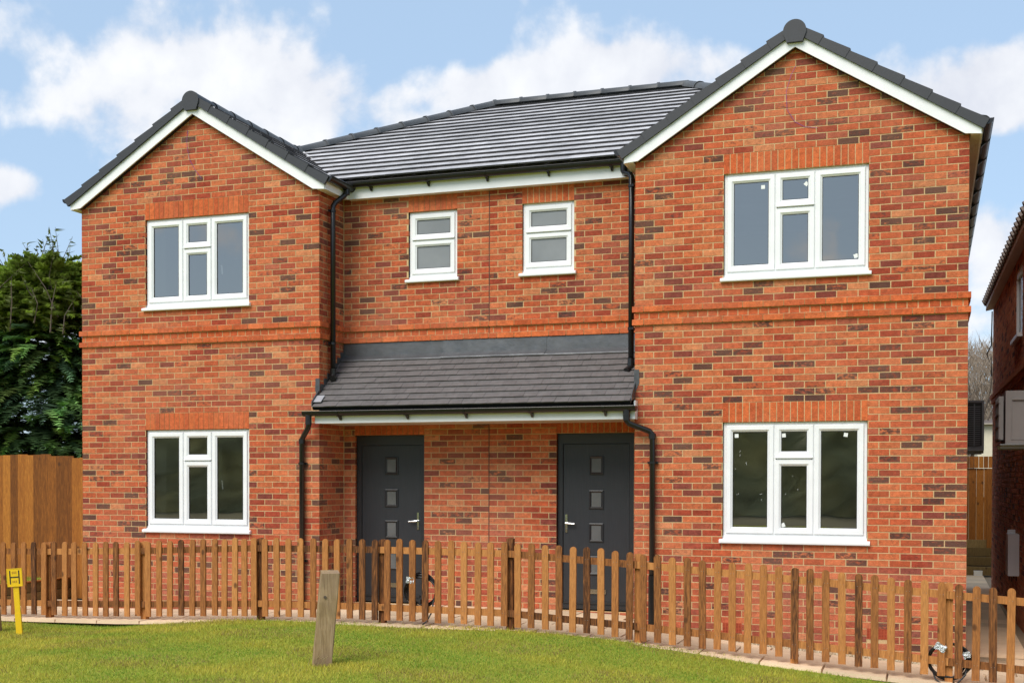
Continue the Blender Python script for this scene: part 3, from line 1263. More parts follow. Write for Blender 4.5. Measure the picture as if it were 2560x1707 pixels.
# wing roofs
WZ = 6.715          # tile plane height at the wing ridge
WSL = .627
WEX = .165                # horizontal overhang of the tiles past the wall
for xc in (WL / 2, RX + WL / 2):
    half = WL / 2 + WEX
    ze = WZ - WSL * half
    ybk = EY + (WZ - EZ) / ((RZr - EZ) / (RYr - EY))
    for sg in (-1, 1):
        o = Vector((xc + sg * half, -.075, ze))
        upv = Vector((-sg * half, 0, WZ - ze))
        sl = upv.length
        upv.normalize()
        al = Vector((0, 1, 0))
        nv = Vector((sg * upv.z, 0, abs(upv.x)))
        inner = (sg > 0) == (xc < 5)
        y_e = (EY + .02) if inner else .6
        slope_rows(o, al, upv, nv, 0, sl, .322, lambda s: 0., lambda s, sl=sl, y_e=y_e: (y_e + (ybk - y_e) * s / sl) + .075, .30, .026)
        B = MB()
        p = lambda y, q: o + upv * q + al * (y + .075) + nv * D
        B.poly([p(-.07, 0), p(y_e + .1, 0), p(ybk, sl), p(-.07, sl)])
        hpart('roof_deck', B, M['roof_tile'], roof)
        # verge caps, overlapping up the slope
        ncap = 7
        for i in range(ncap):
            a, b = sl * i / ncap - .012, sl * (i + 1) / ncap + .012
            B = MB()
            c0, c1 = .034, .010
            fy = -.115
            lowb = -.078
            q = lambda s, t, y: (xc + sg * half + upv.x * s + nv.x * t, y, ze + upv.z * s + nv.z * t)
            yo = -.004 * 0
            B.hexa([q(a, lowb, fy - .006), q(b, lowb, fy), q(b, lowb, fy + .03), q(a, lowb, fy + .03),
                    q(a, c0, fy - .006), q(b, c1, fy), q(b, c1, fy + .03), q(a, c0, fy + .03)])
            B.hexa([q(a, c0 - .012, fy + .03), q(b, c1 - .012, fy + .03), q(b, c1 - .012, .02), q(a, c0 - .012, .02),
                    q(a, c0, fy + .03), q(b, c1, fy + .03), q(b, c1, .02), q(a, c0, .02)])
            hpart('verge_cap', B, M['verge'], roof)
    # half-round ridge tiles with an end disc
    y = -.10
    while y < ybk - .1:
        B = MB()
        pts = []
        n = 10
        rad = .118
        for e, yy in ((0, y), (1, y + .445)):
            rd = rad if e == 0 else rad - .012
            for k in range(n + 1):
                th = math.pi * (k / n) * 1.24 - math.pi * .12
                pts.append((xc + rd * math.cos(th), yy, WZ - .07 + rd * math.sin(th)))
        i0 = len(B.v)
        for q_ in pts:
            B.v.append(q_)
            B.c.append((1, 1, 1, 0))
        for k in range(n):
            B.f.append((i0 + k, i0 + k + 1, i0 + n + 2 + k, i0 + n + 1 + k))
        hpart('ridge_tile', B, M['verge'] if y < 0 else M['ridge'], roof, True)
        y += .44
    B = MB()
    pl = []
    for k in range(21):
        th = math.pi * (k / 20) * 1.30 - math.pi * .15
        pl.append((xc + .124 * math.cos(th), -.134, WZ - .075 + .124 * math.sin(th)))
    pl.append((xc - .085, -.134, WZ - .195))
    pl.append((xc + .085, -.134, WZ - .195))
    B.prism(pl, (0, .05, 0))
    B.v = [(v[0], v[1], v[2]) for v in B.v]
    hpart('ridge_end_cap', B, M['verge'], roof)


def ridge_run(a, b, n, rad=.115, lift=.0):
    a, b = Vector(a), Vector(b)
    t = (b - a).normalized()
    side = t.cross(Vector((0, 0, 1))).normalized()
    upn = side.cross(t)
    for i in range(n):
        p, q = a.lerp(b, i / n), a.lerp(b, (i + 1) / n) + t * .02
        B = MB()
        m_ = 9
        for pt, rd in ((p, rad), (p + t * .035, rad), (p + t * .036, rad - .012), (q, rad - .014)):
            for k in range(m_ + 1):
                th = math.pi * k / m_
                B.v.append(tuple(pt + side * (rd * 1.05 * math.cos(th)) + upn * (rd * math.sin(th) * .95 - .02 + lift)))
                B.c.append((1, 1, 1, 0))
        for r_ in range(3):
            for k in range(m_):
                a0 = r_ * (m_ + 1) + k
                B.f.append((a0, a0 + 1, a0 + m_ + 2, a0 + m_ + 1))
        hpart('ridge_tile', B, M['ridge'], roof, True)


ridge_run((RXL, RYr, RZr + .03), (RXR, RYr, RZr + .03), 7)
ridge_run((EXL, EY, EZ + .02), (RXL, RYr, RZr + .03), 15)
ridge_run((EXR, EY, EZ + .02), (RXR, RYr, RZr + .03), 15)
ridge_run((EXL, EYB, EZ + .02), (RXL, RYr, RZr + .03), 15)
ridge_run((EXR, EYB, EZ + .02), (RXR, RYr, RZr + .03), 15)
# pale valley trims
simple('valley_trim', (.62, .62, .62), .5)
for xw, xr in ((WL + WEX, WL / 2), (RX - WEX, RX + WL / 2)):
    a = Vector((xw, EY + .0, WZ - WSL * (WL / 2 + WEX) + .045))
    b = Vector((xr, EY + (WZ - EZ) / ((RZr - EZ) / (RYr - EY)), WZ + .03))
    t = (b - a).normalized()
    s = t.cross(Vector((0, 0, 1))).normalized()
    B = MB()
    c = (a + b) / 2
    B.obox(c, t * (b - a).length / 2, s * .016, t.cross(s) * .006)
    hpart('valley_trim', B, M['valley_trim'], roof)

# barge boards with box ends
for xc in (WL / 2, RX + WL / 2):
    for sg in (-1, 1):
        B = MB()
        zb = 6.48
        pl = [(xc, -.088, zb), (xc + sg * 1.75, -.088, zb - .627 * 1.75), (xc + sg * 1.908, -.088, 5.368), (xc + sg * 1.908, -.088, 5.445), (xc, -.088, zb + .17)]
        B.prism(pl, (0, .018, 0))
        hpart('barge_board', B, M['upvc'])
    B = MB()
    for sg in (-1, 1):
        B.poly([(xc, -.07, zb + .003), (xc + sg * 1.75, -.07, zb - .627 * 1.75 + .003), (xc + sg * 1.75, .01, zb - .627 * 1.75 + .003), (xc, .01, zb + .003)])
    hpart('verge_soffit', B, M['gasket'])


# eaves: fascia, soffit
def eave(x0, x1, y0, y1, axis, name_mat='upvc'):
    pass


B = MB()
B.box((WL + .113, REC - .12, 5.372), (RX - .113, REC - .102, 5.535))
hpart('fascia', B, M['upvc'])
B = MB()
B.box((WL + .115, REC - .1, 5.374), (RX - .115, REC + .02, 5.384))
hpart('soffit', B, M['upvc'])
for xf, xw, y1 in ((-.113, 0., BACK), (WL + .113, WL, REC - .11), (RX - .113, RX, REC - .11), (TOTAL + .113, TOTAL, BACK)):
    lo, hi = min(xf, xw), max(xf, xw)
    B = MB()
    s = .009
    B.box((xf - s, -.07, 5.3685), (xf + s, y1, 5.50))
    hpart('fascia', B, M['upvc'] if xf < 11 else M['upvc'])
    B = MB()
    B.box((lo + .008, -.069, 5.371), (hi - .008 if xf < xw else hi - .009, y1, 5.379))
    hpart('soffit', B, M['soffit'] if xf > 11 else M['upvc'])


# gutters
def gutter(a, b, z, rad=.056, brackets=(), ends=True, outward=None):
    a, b = Vector((*a, z)), Vector((*b, z))
    t = (b - a).normalized()
    s = Vector((t.y, -t.x, 0))
    B = MB()
    n = 10
    prof = []
    for k in range(n + 1):
        th = math.pi * k / n
        prof.append((rad * math.cos(th), -rad * math.sin(th) * 1.02))
    inner = [(x * .92, y * .92 + .0) for x, y in prof]
    full = prof + inner[::-1]
    m_ = len(full)
    i0 = len(B.v)
    for p in (a, b):
        for x, y in full:
            B.v.append(tuple(p + s * x + Vector((0, 0, y))))
            B.c.append((1, 1, 1, 0))
    for k in range(m_):
        k2 = (k + 1) % m_
        B.f.append((i0 + k, i0 + k2, i0 + m_ + k2, i0 + m_ + k))
    # rolled lips
    for sx in (-1, 1):
        B.tube([a + s * rad * sx, b + s * rad * sx], .007, 6)
    if ends:
        for p in (a, b):
            pl = [p + s * (x * 1.06) + Vector((0, 0, y * 1.06)) for x, y in prof]
            B.prism(pl, t * .012 * (1 if p is b else -1))
    g = hpart('gutter', B, M['black_plastic'], None, False)
    for d in brackets:
        c = a + t * d
        B = MB()
        for k in range(n):
            x, y = prof[k]
            x2, y2 = prof[k + 1]
            B.obox(c + s * ((x + x2) / 2 * 1.05) + Vector((0, 0, (y + y2) / 2 * 1.05)), t * .016, s * ((x2 - x) / 2) + Vector((0, 0, (y2 - y) / 2)), (s * (x + x2) + Vector((0, 0, y + y2))).normalized() * .004)
        if outward is not None:
            o_ = Vector((*outward, 0))
            B.prism([c - o_ * rad - Vector((0, 0, .005)), c - o_ * rad * 1.02 - Vector((0, 0, .105)), c - o_ * (rad * .75) - Vector((0, 0, .108)), c + o_ * rad * .3 - Vector((0, 0, .055))], t * .024)
        hpart('bracket', B, M['black_plastic'], g)
    return g


GY = REC - .12 - .058
gutter((WL + .16, GY), (RX - .16, GY), 5.562, brackets=[4.043 - 3.75, 4.841 - 3.75, 5.633 - 3.75, 6.431 - 3.75, 7.224 - 3.75], ends=False, outward=(0, -1))
gutter((-.175, -.09), (-.175, BACK), 5.517, brackets=[.5 + .9 * i for i in range(10)], outward=(-1, 0))
gutter((WL + .175, -.09), (WL + .175, GY + .05), 5.517, outward=(1, 0))
gutter((RX - .175, -.09), (RX - .175, GY + .05), 5.517, outward=(-1, 0))
gutter((TOTAL + .175, -.09), (TOTAL + .175, BACK), 5.517, brackets=[.75 + .8 * i for i in range(11)], outward=(1, 0))

# ---- porch canopy across the recess
CS = .81
cy0 = -.20
upc = Vector((0, 1, CS)).normalized()
nc = Vector((0, -upc.z, upc.y))
corg = lambda x: Vector((x, cy0, 2.832 + CS * cy0 - .02))
B = MB()
p0, p1 = corg(WL + .005), corg(RX - .005)
LEN = (REC - cy0) / upc.y
B.hexa([p0 + nc * -.05, p1 + nc * -.05, p1 + upc * LEN + nc * -.05, p0 + upc * LEN + nc * -.05,
        p0 + nc * -.008, p1 + nc * -.008, p1 + upc * LEN + nc * -.008, p0 + upc * LEN + nc * -.008])
canopy = hpart('porch_roof', B, M['gasket'])
tv = []
gauge, tw = .1245, .1655
for i in range(4):
    B = MB()
    r = random.Random(40 + i)
    w = tw - .002
    j = [r.uniform(-.002, .002) for _ in range(4)]
    c = Vector((0, 0, 0))
    P = lambda a, s, t: (a, s, t)
    B.hexa([P(0, j[0], .003), P(w, j[1], .003), P(w, gauge + .05, -.02), P(0, gauge + .05, -.02),
            P(0, j[0], .017 + j[2]), P(w, j[1], .017 + j[3]), P(w, gauge + .05, -.006), P(0, gauge + .05, -.006)], skip=(0,))
    tv.append(B.mesh('tile', M['canopy_tile']))
rot = Matrix(((1, 0, 0), (0, upc.y, nc.y), (0, upc.z, nc.z))).to_4x4()
nrow = 9
for i in range(nrow):
    st = WL + .012 - (tw / 2 if i % 2 else 0)
    k = 0
    while True:
        x = st + k * tw
        k += 1
        if x > RX - .012:
            break
        a, b = max(x, WL + .008), min(x + tw - .002, RX - .008)
        if b - a < .03:
            continue
        o = obj('tile', tv[rr_.randrange(4)], canopy)
        pos = Vector((a, cy0, 2.832 + CS * cy0 - .02)) + upc * (i * gauge - .01) + nc * rr_.uniform(-.0015, .0015)
        sc = (b - a) / (tw - .002)
        o.matrix_local = Matrix.Translation(pos) @ rot @ Matrix.Diagonal((sc, 1, 1, 1))
# lead: apron in three lengths, stepped cover flashings, corner pieces
for i, (x0, x1) in enumerate(((WL + .004, 5.05), (5.00, 6.38), (6.33, RX - .004))):
    B = MB()
    lift = .006 * (i % 2)
    yt = REC - .012 - lift * .5
    zt = 3.518
    base_s = (REC - .02 - cy0) / upc.y
    w0 = corg(0) + upc * base_s + nc * (.022 + lift)
    w1 = corg(0) + upc * (base_s - .10) + nc * (.024 + lift)
    pl = [(x0, yt, zt), (x0, yt - .002, w0.z), (x0, w1.y, w1.z), (x0, w1.y - .003, w1.z - .012), (x0, w1.y + .01, w1.z - .012), (x0, yt + .006, w0.z - .012), (x0, yt + .006, zt)]
    B.prism(pl, (x1 - x0, 0, 0))
    hpart('flashing', B, M['lead'], canopy)
for X, sg in ((WL, 1), (RX, -1)):
    steps = 9
    B = MB()
    ys = -.16
    for i in range(steps):
        ya, yb = ys + i * .0926, ys + (i + 1) * .0926
        if ya < -.01:
            continue
        zl = 2.832 + CS * ya - .02
        zlb = 2.832 + CS * yb - .02
        zt = math.ceil((zl + .075) / .075) * .075 + .03
        B.prism([(X, ya, zl), (X, yb, zlb), (X, yb, zt), (X, ya, zt)], (sg * .007, 0, 0))
    hpart('stepped_flashing', B, M['lead'], canopy)
    B = MB()
    B.prism([(X - sg * .055, -.006, 2.87), (X + sg * .008, -.006, 2.72), (X + sg * .008, -.006, 3.02), (X - sg * .05, -.006, 3.02)], (0, .006, 0))
    B.prism([(X - sg * .01, -.006, 2.69), (X - sg * .01, -.19, 2.655), (X - sg * .01, -.19, 2.72), (X - sg * .01, -.006, 2.875)], (sg * .012, 0, 0))
    hpart('corner_flashing', B, M['lead'], canopy)
simple('silver_lead', (.40, .41, .44), .45, .3)
B = MB()
B.obox(corg(WL + .05) + upc * .135 + nc * .027, (.06, 0, 0), upc * .07, nc * .003)
hpart('lead_patch', B, M['silver_lead'], canopy)
B = MB()
B.box((WL + .008, -.130, 2.448), (RX + .035, -.112, 2.60))
B.box((RX + .017, -.112, 2.448), (RX + .035, -.008, 2.66))
hpart('porch_fascia', B, M['upvc'], canopy)
B = MB()
B.box((WL + .006, -.112, 2.452), (RX - .006, REC - .004, 2.460))
hpart('porch_soffit', B, M['soffit'], canopy)
gutter((3.485, -.188), (7.70, -.188), 2.592, brackets=[3.949 - 3.485, 4.856 - 3.485, 5.621 - 3.485, 6.446 - 3.485, 7.332 - 3.485], outward=(0, -1))


# downpipes
def downpipe(pts, clips, nclip, shoe=None, collar=()):
    B = MB()
    B.tube(pts, .034, 14)
    d = hpart('downpipe', B, M['black_plastic'], None, True)
    for (x, y, z) in clips:
        B = MB()
        B.tube([(x, y, z - .014), (x, y, z + .014)], .041, 14)
        n = Vector(nclip)
        s = n.cross(Vector((0, 0, 1)))
        B.obox(Vector((x, y, z)) - n * .03, s * .062, n * .008, (0, 0, .013))
        hpart('clip', B, M['black_plastic'], d)
    for (x, y, z0, z1) in collar:
        B = MB()
        B.tube([(x, y, z0), (x, y, z1)], .041, 14)
        hpart('collar', B, M['black_plastic'], d)
    if shoe:
        B = MB()
        B.tube(shoe, .040, 12)
        hpart('shoe', B, M['black_plastic'], d)
    return d


downpipe([(WL + .175, .42, 5.49), (WL + .165, .42, 5.42), (WL + .14, .40, 5.38), (WL + .09, .26, 5.27), (WL + .072, .235, 5.22), (WL + .072, .235, 3.12)],
         [(WL + .072, .235, 5.16), (WL + .072, .235, 3.48)], (1, 0, 0), [(WL + .072, .235, 3.16), (WL + .075, .235, 3.07), (WL + .10, .17, 3.025)],
         [(WL + .175, .42, 5.40, 5.50)])
downpipe([(RX - .26, GY, 5.53), (RX - .26, GY, 5.43), (RX - .245, GY - .01, 5.40), (RX - .145, .34, 5.345), (RX - .12, .315, 5.31), (RX - .12, .315, 3.12)],
         [(RX - .12, .315, 5.20), (RX - .12, .315, 3.53)], (-1, 0, 0), [(RX - .12, .315, 3.18), (RX - .125, .31, 3.08), (RX - .16, .25, 3.03)],
         [(RX - .26, GY, 5.43, 5.53)])
zl, zr = gz(3.37), gz(7.87)
downpipe([(3.54, -.188, 2.55), (3.54, -.185, 2.43), (3.525, -.175, 2.39), (3.40, -.065, 2.29), (3.372, -.052, 2.25), (3.372, -.052, zl - .02)],
         [(3.372, -.052, 1.95), (3.372, -.052, .72)], (0, -1, 0), None, [(3.54, -.188, 2.43, 2.56), (3.372, -.052, 2.20, 2.26)])
downpipe([(7.60, -.188, 2.55), (7.60, -.185, 2.43), (7.625, -.17, 2.395), (7.835, -.065, 2.31), (7.87, -.052, 2.27), (7.87, -.052, zr - .02)],
         [(7.87, -.052, 1.95), (7.87, -.052, .75)], (0, -1, 0), None, [(7.60, -.188, 2.43, 2.56), (7.87, -.052, 2.22, 2.28), (7.87, -.052, zr - .02, .66)])

# alarm wires left hanging from the gables
for pts in ([(9.447, 6.293), (9.40, 6.20), (9.346, 6.018), (9.356, 5.827), (9.441, 5.686), (9.544, 5.624), (9.683, 5.599)],
            [(1.682, 6.30), (1.672, 6.19), (1.675, 6.086), (1.707, 5.914), (1.786, 5.772), (1.884, 5.652)]):
    B = MB()
    P = []
    for i in range(len(pts) - 1):
        for k in range(4):
            t = k / 4
            P.append((pts[i][0] * (1 - t) + pts[i + 1][0] * t, -.012 - .01 * math.sin(i + t), pts[i][1] * (1 - t) + pts[i + 1][1] * t))
    P.append((pts[-1][0], -.01, pts[-1][1]))
    B.tube(P, .0024, 5)
    hpart('wire', B, M['purple_wire'])

# ------------------------------------------------------------------ picket fence
FX = [-.993, -.84, -.687, -.535, -.382, -.229,
      -0.076, 0.077, 0.231, 0.385, 0.537, 0.687, 0.846, 0.993, 1.151, 1.301, 1.447, 1.599, 1.753, 1.905, 2.052, 2.206, 2.356, 2.514, 2.664, 2.814,
      2.97, 3.099, 3.241, 3.369, 3.496, 3.641, 3.795, 3.944, 4.101, 4.257, 4.409, 4.563, 4.719, 4.873, 5.027, 5.18, 5.331, 5.482, 5.637, 5.788, 5.945,
      6.093, 6.253, 6.401, 6.555, 6.711, 6.859, 7.019, 7.172, 7.318, 7.474, 7.628, 7.779, 7.93, 8.075, 8.23, 8.384, 8.538, 8.692, 8.842, 8.992, 9.146,
      9.301, 9.457, 9.607, 9.758, 9.91, 10.065, 10.221, 10.37, 10.523, 10.676, 10.829, 10.981, 11.137, 11.29, 11.442, 11.595, 11.75, 11.90, 12.05, 12.2,
      12.35, 12.5, 12.65, 12.8]
FBX = [-1.2, -.19, .33, .91, 1.74, 2.36, 2.98, 3.64, 4.8, 5.22, 5.67, 6.1, 6.4, 6.86, 7.19, 7.65, 8.09, 8.69, 9.15, 9.76, 10.07, 10.53, 10.83, 11.15, 11.45, 13]
FBZ = [.05, .06, .07, .08, .10, .13, .16, .18, .19, .19, .19, .19, .185, .17, .16, .135, .085, .05, .025, -.025, -.045, -.08, -.10, -.125, -.145, -.25]
fb = lambda x: float(np.interp(x, FBX, FBZ))
fence = thing('picket_fence', 'low brown timber picket fence with rounded tops running along the front of the houses', 'fence', (5.6, -1.4, 0))


def fpart(name, me, mw, parent=fence):
    o = obj(name, me, parent)
    o.matrix_local = Matrix.Translation((-5.6, 1.4, 0)) @ mw if parent is fence else mw
    return o


pv = []
for i in range(6):
    r = random.Random(i)
    w = .036
    h = .9 + r.uniform(-.006, .006)
    pl = [(-w, 0, 0), (w, 0, 0), (w, 0, h - .036)]
    for k in range(1, 9):
        th = math.pi * k / 9
        pl.append((w * math.cos(th), 0, h - .036 + .036 * math.sin(th)))
    pl.append((-w, 0, h - .036))
    B = MB()
    # bevelled front edge
    i0 = 0
    B.prism([(x * .94, -.019, z if z < .5 else z - .003) for x, _, z in pl], (0, .0022, 0))
    B.prism([(x, -.0168, z) for x, _, z in pl], (0, .0188, 0))
    pv.append(B.mesh('picket', M['picket_wood']))
fr = random.Random(21)
for x in FX:
    tilt = fr.uniform(-.008, .008)
    mw = Matrix.Translation((x, -1.4 + fr.uniform(-.002, .002), fb(x) + fr.uniform(-.006, .006))) @ Matrix.Rotation(tilt, 4, 'Y') @ Matrix.Rotation(fr.uniform(-.02, .02), 4, 'Z')
    fpart('picket', pv[fr.randrange(6)], mw)
posts = [-1.0, .56, 1.95, 3.54, 5.09, 6.60, 8.01, 9.60, 11.05, 12.6]
for h0 in (.745, .105):
    for i in range(len(posts) - 1):
        xa, xb = posts[i] - .0, posts[i + 1] - .004
        za, zb = fb(xa) + h0, fb(xb) + h0
        B = MB()
        y0, y1 = -1.398, -1.366
        B.hexa([(xa, y0, za), (xb, y0, zb), (xb, y1, zb), (xa, y1, za), (xa, y0, za + .072), (xb, y0, zb + .072), (xb, y1, zb + .072), (xa, y1, za + .072)])
        me = B.mesh('rail', M['picket_wood'])
        fpart('rail', me, Matrix.Identity(4))
for x in posts:
    B = MB()
    z0 = gz(x) - .2
    z1 = fb(x) + (.94 if abs(x - 6.6) < .1 else .885)
    B.box((x - .036, -1.364, z0), (x + .036, -1.294, z1))
    B.prism([(x - .036, -1.364, z1), (x + .036, -1.364, z1), (x, -1.364, z1 + .012)], (0, .07, 0))
    fpart('post', B.mesh('post', M['picket_wood']), Matrix.Identity(4))
    # galvanised nail heads on the pickets over this post
nails = MB()
for x in FX:
    if 5.9 < x < 11.8:
        for h in (.78, .14):
            for dx in (-.014, .014):
                nails.obox((x + dx, -1.4205, fb(x) + h), (.0022, 0, 0), (0, .001, 0), (0, 0, .0022))
tag(fpart('nail_heads', nails.mesh('nail_heads', M['steel']), Matrix.Identity(4)), kind='stuff')


# ------------------------------------------------------------------ cable coils hung on the fence
def coil(name, label, loops, tapes, tails, loc):
    t = thing(name, label, 'cable coil', loc, 'cable coils on the picket fence')
    for (cx, cz, rx, rz, dy, ph) in loops:
        B = MB()
        P = []
        for k in range(25):
            th = 2 * math.pi * k / 24
            P.append((cx + rx * math.cos(th + ph) - loc[0], loc[1] * 0 + dy + .008 * math.sin(3 * th + ph), cz + rz * math.sin(th + ph) - loc[2]))
        B.tube(P, .011, 7, False)
        B.build('loop', M['cable_black'], t, True)
    for P in tails:
        B = MB()
        B.tube([(x - loc[0], y - loc[1], z - loc[2]) for x, y, z in P], .0085, 7)
        B.build('cable_end', M['cable_black'], t, True)
    for (x, y, z, sx, sz, rot) in tapes:
        B = MB()
        r = random.Random(int(x * 100))
        n = 5
        for sgn in (-1, 1):
            g = {}
            for i in range(n + 1):
                for j in range(4):
                    u, v = (i / n - .5) * 2 * sx, (j / 3 - .5) * 2 * sz * (1 + .15 * math.sin(i * 2.1))
                    X = u * math.cos(rot) - v * math.sin(rot)
                    Z = u * math.sin(rot) + v * math.cos(rot)
                    g[i, j] = (x + X - loc[0], y - loc[1] + sgn * .018 + r.uniform(-.005, .005), z + Z - loc[2] + r.uniform(-.003, .003))
            base_i = len(B.v)
            idx = {}
            for kk in g:
                idx[kk] = len(B.v)
                B.v.append(g[kk])
                B.c.append(B.col)
            for i in range(n):
                for j in range(3):
                    B.f.append((idx[i, j], idx[i + 1, j], idx[i + 1, j + 1], idx[i, j + 1]))
            if sgn == -1:
                first = idx
            else:
                edge = [(i, 0) for i in range(n + 1)] + [(n, j) for j in range(1, 4)] + [(i, 3) for i in range(n - 1, -1, -1)] + [(0, j) for j in (2, 1)]
                for e0, e1 in zip(edge, edge[1:] + edge[:1]):
                    B.f.append((first[e0], first[e1], idx[e1], idx[e0]))
        B.build('tape', M['silver_tape'], t)
    return t


coil('cable_coil', 'black cable coil taped to a picket in front of the left door', [(5.555, .52, .185, .185, .0, 0), (5.57, .53, .17, .18, .012, .5), (5.56, .51, .195, .165, -.012, 1.1), (5.58, .54, .16, .17, .02, 2.), (5.55, .53, .175, .195, .03, .9)],
     [(5.46, -1.40, .645, .046, .034, -.12)], [[(5.72, -1.36, .45), (5.70, -1.37, .30), (5.66, -1.42, .2), (5.62, -1.45, .165)]], (5.56, -1.345, .3))
coil('cable_coil', 'black cable coil with silver tape low on the fence at the right end', [(11.05, .03, .19, .17, .0, 0), (11.05, .02, .175, .175, .012, .5), (11.06, .035, .2, .16, -.01, 1.1), (11.04, .03, .165, .165, .022, 2.)],
     [(10.975, -1.405, .165, .052, .034, -.5), (11.21, -1.372, .098, .034, .03, .3)],
     [[(11.22, -1.36, .0), (11.20, -1.40, -.09), (11.10, -1.46, -.2), (10.98, -1.52, -.235)], [(10.90, -1.37, -.05), (10.93, -1.42, -.14), (10.99, -1.47, -.18), (11.0, -1.5, -.2)]], (11.05, -1.345, -.1))


# ------------------------------------------------------------------ posts on the grass
def bollard(label, x, y, h, w, lean, rotz, group):
    z = lawn_z(x, y) - .05
    B = MB()
    r = random.Random(int(x * 10) + 3)
    rings = []
    n = 7
    for i in range(n + 1):
        t = i / n
        hh = h * t
        s = w * (1.0 - .05 * t)
        cx, cy = lean[0] * t, lean[1] * t
        rings.append([(cx + dx * s + r.uniform(-.004, .004), cy + dy * s + r.uniform(-.004, .004), hh) for dx, dy in
                      ((-.46, -.5), (.46, -.5), (.5, -.46), (.5, .46), (.46, .5), (-.46, .5), (-.5, .46), (-.5, -.46))])
    top = [(v[0] * .985 + lean[0] * .015, v[1], h + .018 + (v[1] - lean[1]) * .12) for v in rings[-1]]
    rings.append(top)
    for rg in rings:
        for p in rg:
            B.v.append(p)
            B.c.append((1, 1, 1, 0))
    for i in range(len(rings) - 1):
        for k in range(8):
            k2 = (k + 1) % 8
            B.f.append((i * 8 + k, i * 8 + k2, (i + 1) * 8 + k2, (i + 1) * 8 + k))
    B.f.append(tuple((len(rings) - 1) * 8 + k for k in range(8)))
    o = B.build('wooden_post', M['old_wood'])
    o.location = (x, y, z)
    o.rotation_euler = (0, 0, rotz)
    tag(o, label, 'post', group)
    K = MB()
    for (dx, hh, s) in ((-.03, h * .77, .013),):
        K.tube([(dx + lean[0] * .77, -w * .5 - .001, hh), (dx + lean[0] * .77, -w * .5 + .006, hh)], s, 8)
    K.build('knot', M['bark'], o)
    return o


bollard('short weathered grey timber post leaning right on the lawn', 5.875, -4.27, .84, .165, (.075, .01), .55, 'weathered timber posts on the grass')
bollard('weathered timber post cut by the left edge of the picture', .665, -2.40, .80, .15, (-.05, 0), .45, 'weathered timber posts on the grass')

# hydrant marker
hx, hy = 1.115, -2.50
hz = lawn_z(hx, hy)
hm = thing('hydrant_marker', 'yellow hydrant marker post with a square plate lettered H', 'marker post', (hx, hy, hz))
hm.rotation_euler = (0, math.radians(-4), .30)
B = MB()
B.box((-.034, -.012, -.08), (.034, .012, .24))
B.box((-.031, -.009, .24), (.031, .009, .60))
B.build('stake', M['yellow_plastic'], hm)
B = MB()
px0, pz0, pw, ph = -.087, .545, .174, .205
B.box((px0, -.022, pz0), (px0 + pw, -.009, pz0 + ph))
B.ring((0, -.022, 0), px0, px0 + pw, pz0, pz0 + ph, [(0, -.002), (0, .003), (.007, .003), (.007, -.001)])
pl = B.build('plate', M['yellow_plastic'], hm)
B = MB()
for x0, x1, z0, z1 in ((-.058, -.045, .030, .182), (.045, .058, .030, .182), (-.046, .046, .100, .113)):
    B.box((x0, -.0245, pz0 + z0), (x1, -.0225, pz0 + z1))
B.build('letter', M['black_paint'], pl)
B = MB()
for k in range(3):
    B.box((-.028 + k * .02, -.0240, pz0 + .145), (-.016 + k * .02, -.0225, pz0 + .172))
    B.box((-.028 + k * .02, -.0240, pz0 + .045), (-.016 + k * .02, -.0225, pz0 + .068))
B.build('worn_print', M['worn_ink'], pl)

# ------------------------------------------------------------------ left boundary: sleepers, close-board fence
sl = thing('sleeper_wall', 'low retaining edge of brown timber sleepers left of the houses', 'retaining wall', (-1.1, 0, 0))
for j in range(3):
    for k, (ya, yb) in enumerate(((-3.4, -1.02), (-1.0, 1.04))):
        B = MB()
        z0 = -.12 + j * .137
        dx = (0, .012, -.006)[j]
        B.box((-.05 + dx, ya, z0 + .002), (.05 + dx, yb, z0 + .134))
        B.build('sleeper', M['sleeper_wood'], sl)
B = MB()
B.box((-.055, -3.4, .293), (.06, 1.04, .312))
B.build('capping', M['board_wood'], sl)
B = MB()
xs = [-1.15, -1.6, -2.4, -4, -8]
for x in xs:
    for y in (-1.5, -.6, .3, 1.0, 2.0):
        B.v.append((x, y, .285 + .02 * math.sin(x * 3 + y * 2)))
        B.c.append((1, 1, 1, 0))
for i in range(4):
    for j in range(4):
        a = i * 5 + j
        B.f.append((a, a + 1, a + 6, a + 5))
tag(B.build('raised_lawn', M['lawn']), kind='structure')

cb = thing('board_fence', 'tall orange-brown close-board fence left of the houses under the evergreen', 'fence', (-2, 1.05, 0))
fr = random.Random(8)
x = -6.0
bw = .138
while x < -.70:
    top = 2.135 - .025 * (x + 2.1) / 1.0 * .9 + fr.uniform(-.012, .012)
    top = 2.11 - max(0, (x + 1.6)) * .085 + fr.uniform(-.012, .012)
    B = MB()
    o_ = .006 * (int(x * 100) % 2)
    dpt = fr.uniform(0, .012) if x < -.86 else .28
    w = bw if x < -.86 else .085
    B.hexa([(x + 2, dpt + .0, .0), (x + w + .02 + 2, dpt + .03, .0), (x + w + .02 + 2, dpt + .036, .0), (x + 2, dpt + .036, .0),
            (x + 2, dpt + .0, top), (x + w + .02 + 2, dpt + .03, top), (x + w + .02 + 2, dpt + .036, top), (x + 2, dpt + .036, top)])
    B.build('board', M['board_wood'], cb)
    x += w
for xp in (-5.9, -4.1, -2.3):
    B = MB()
    B.box((xp + 1.95, .086, -.1), (xp + 2.05, .18, 2.05))
    B.build('post', M['board_wood'], cb)
B = MB()
for z in (.4, 1.1, 1.8):
    B.box((-4, .049, z), (1.13, .085, z + .08))
B.build('rail', M['board_wood'], cb)

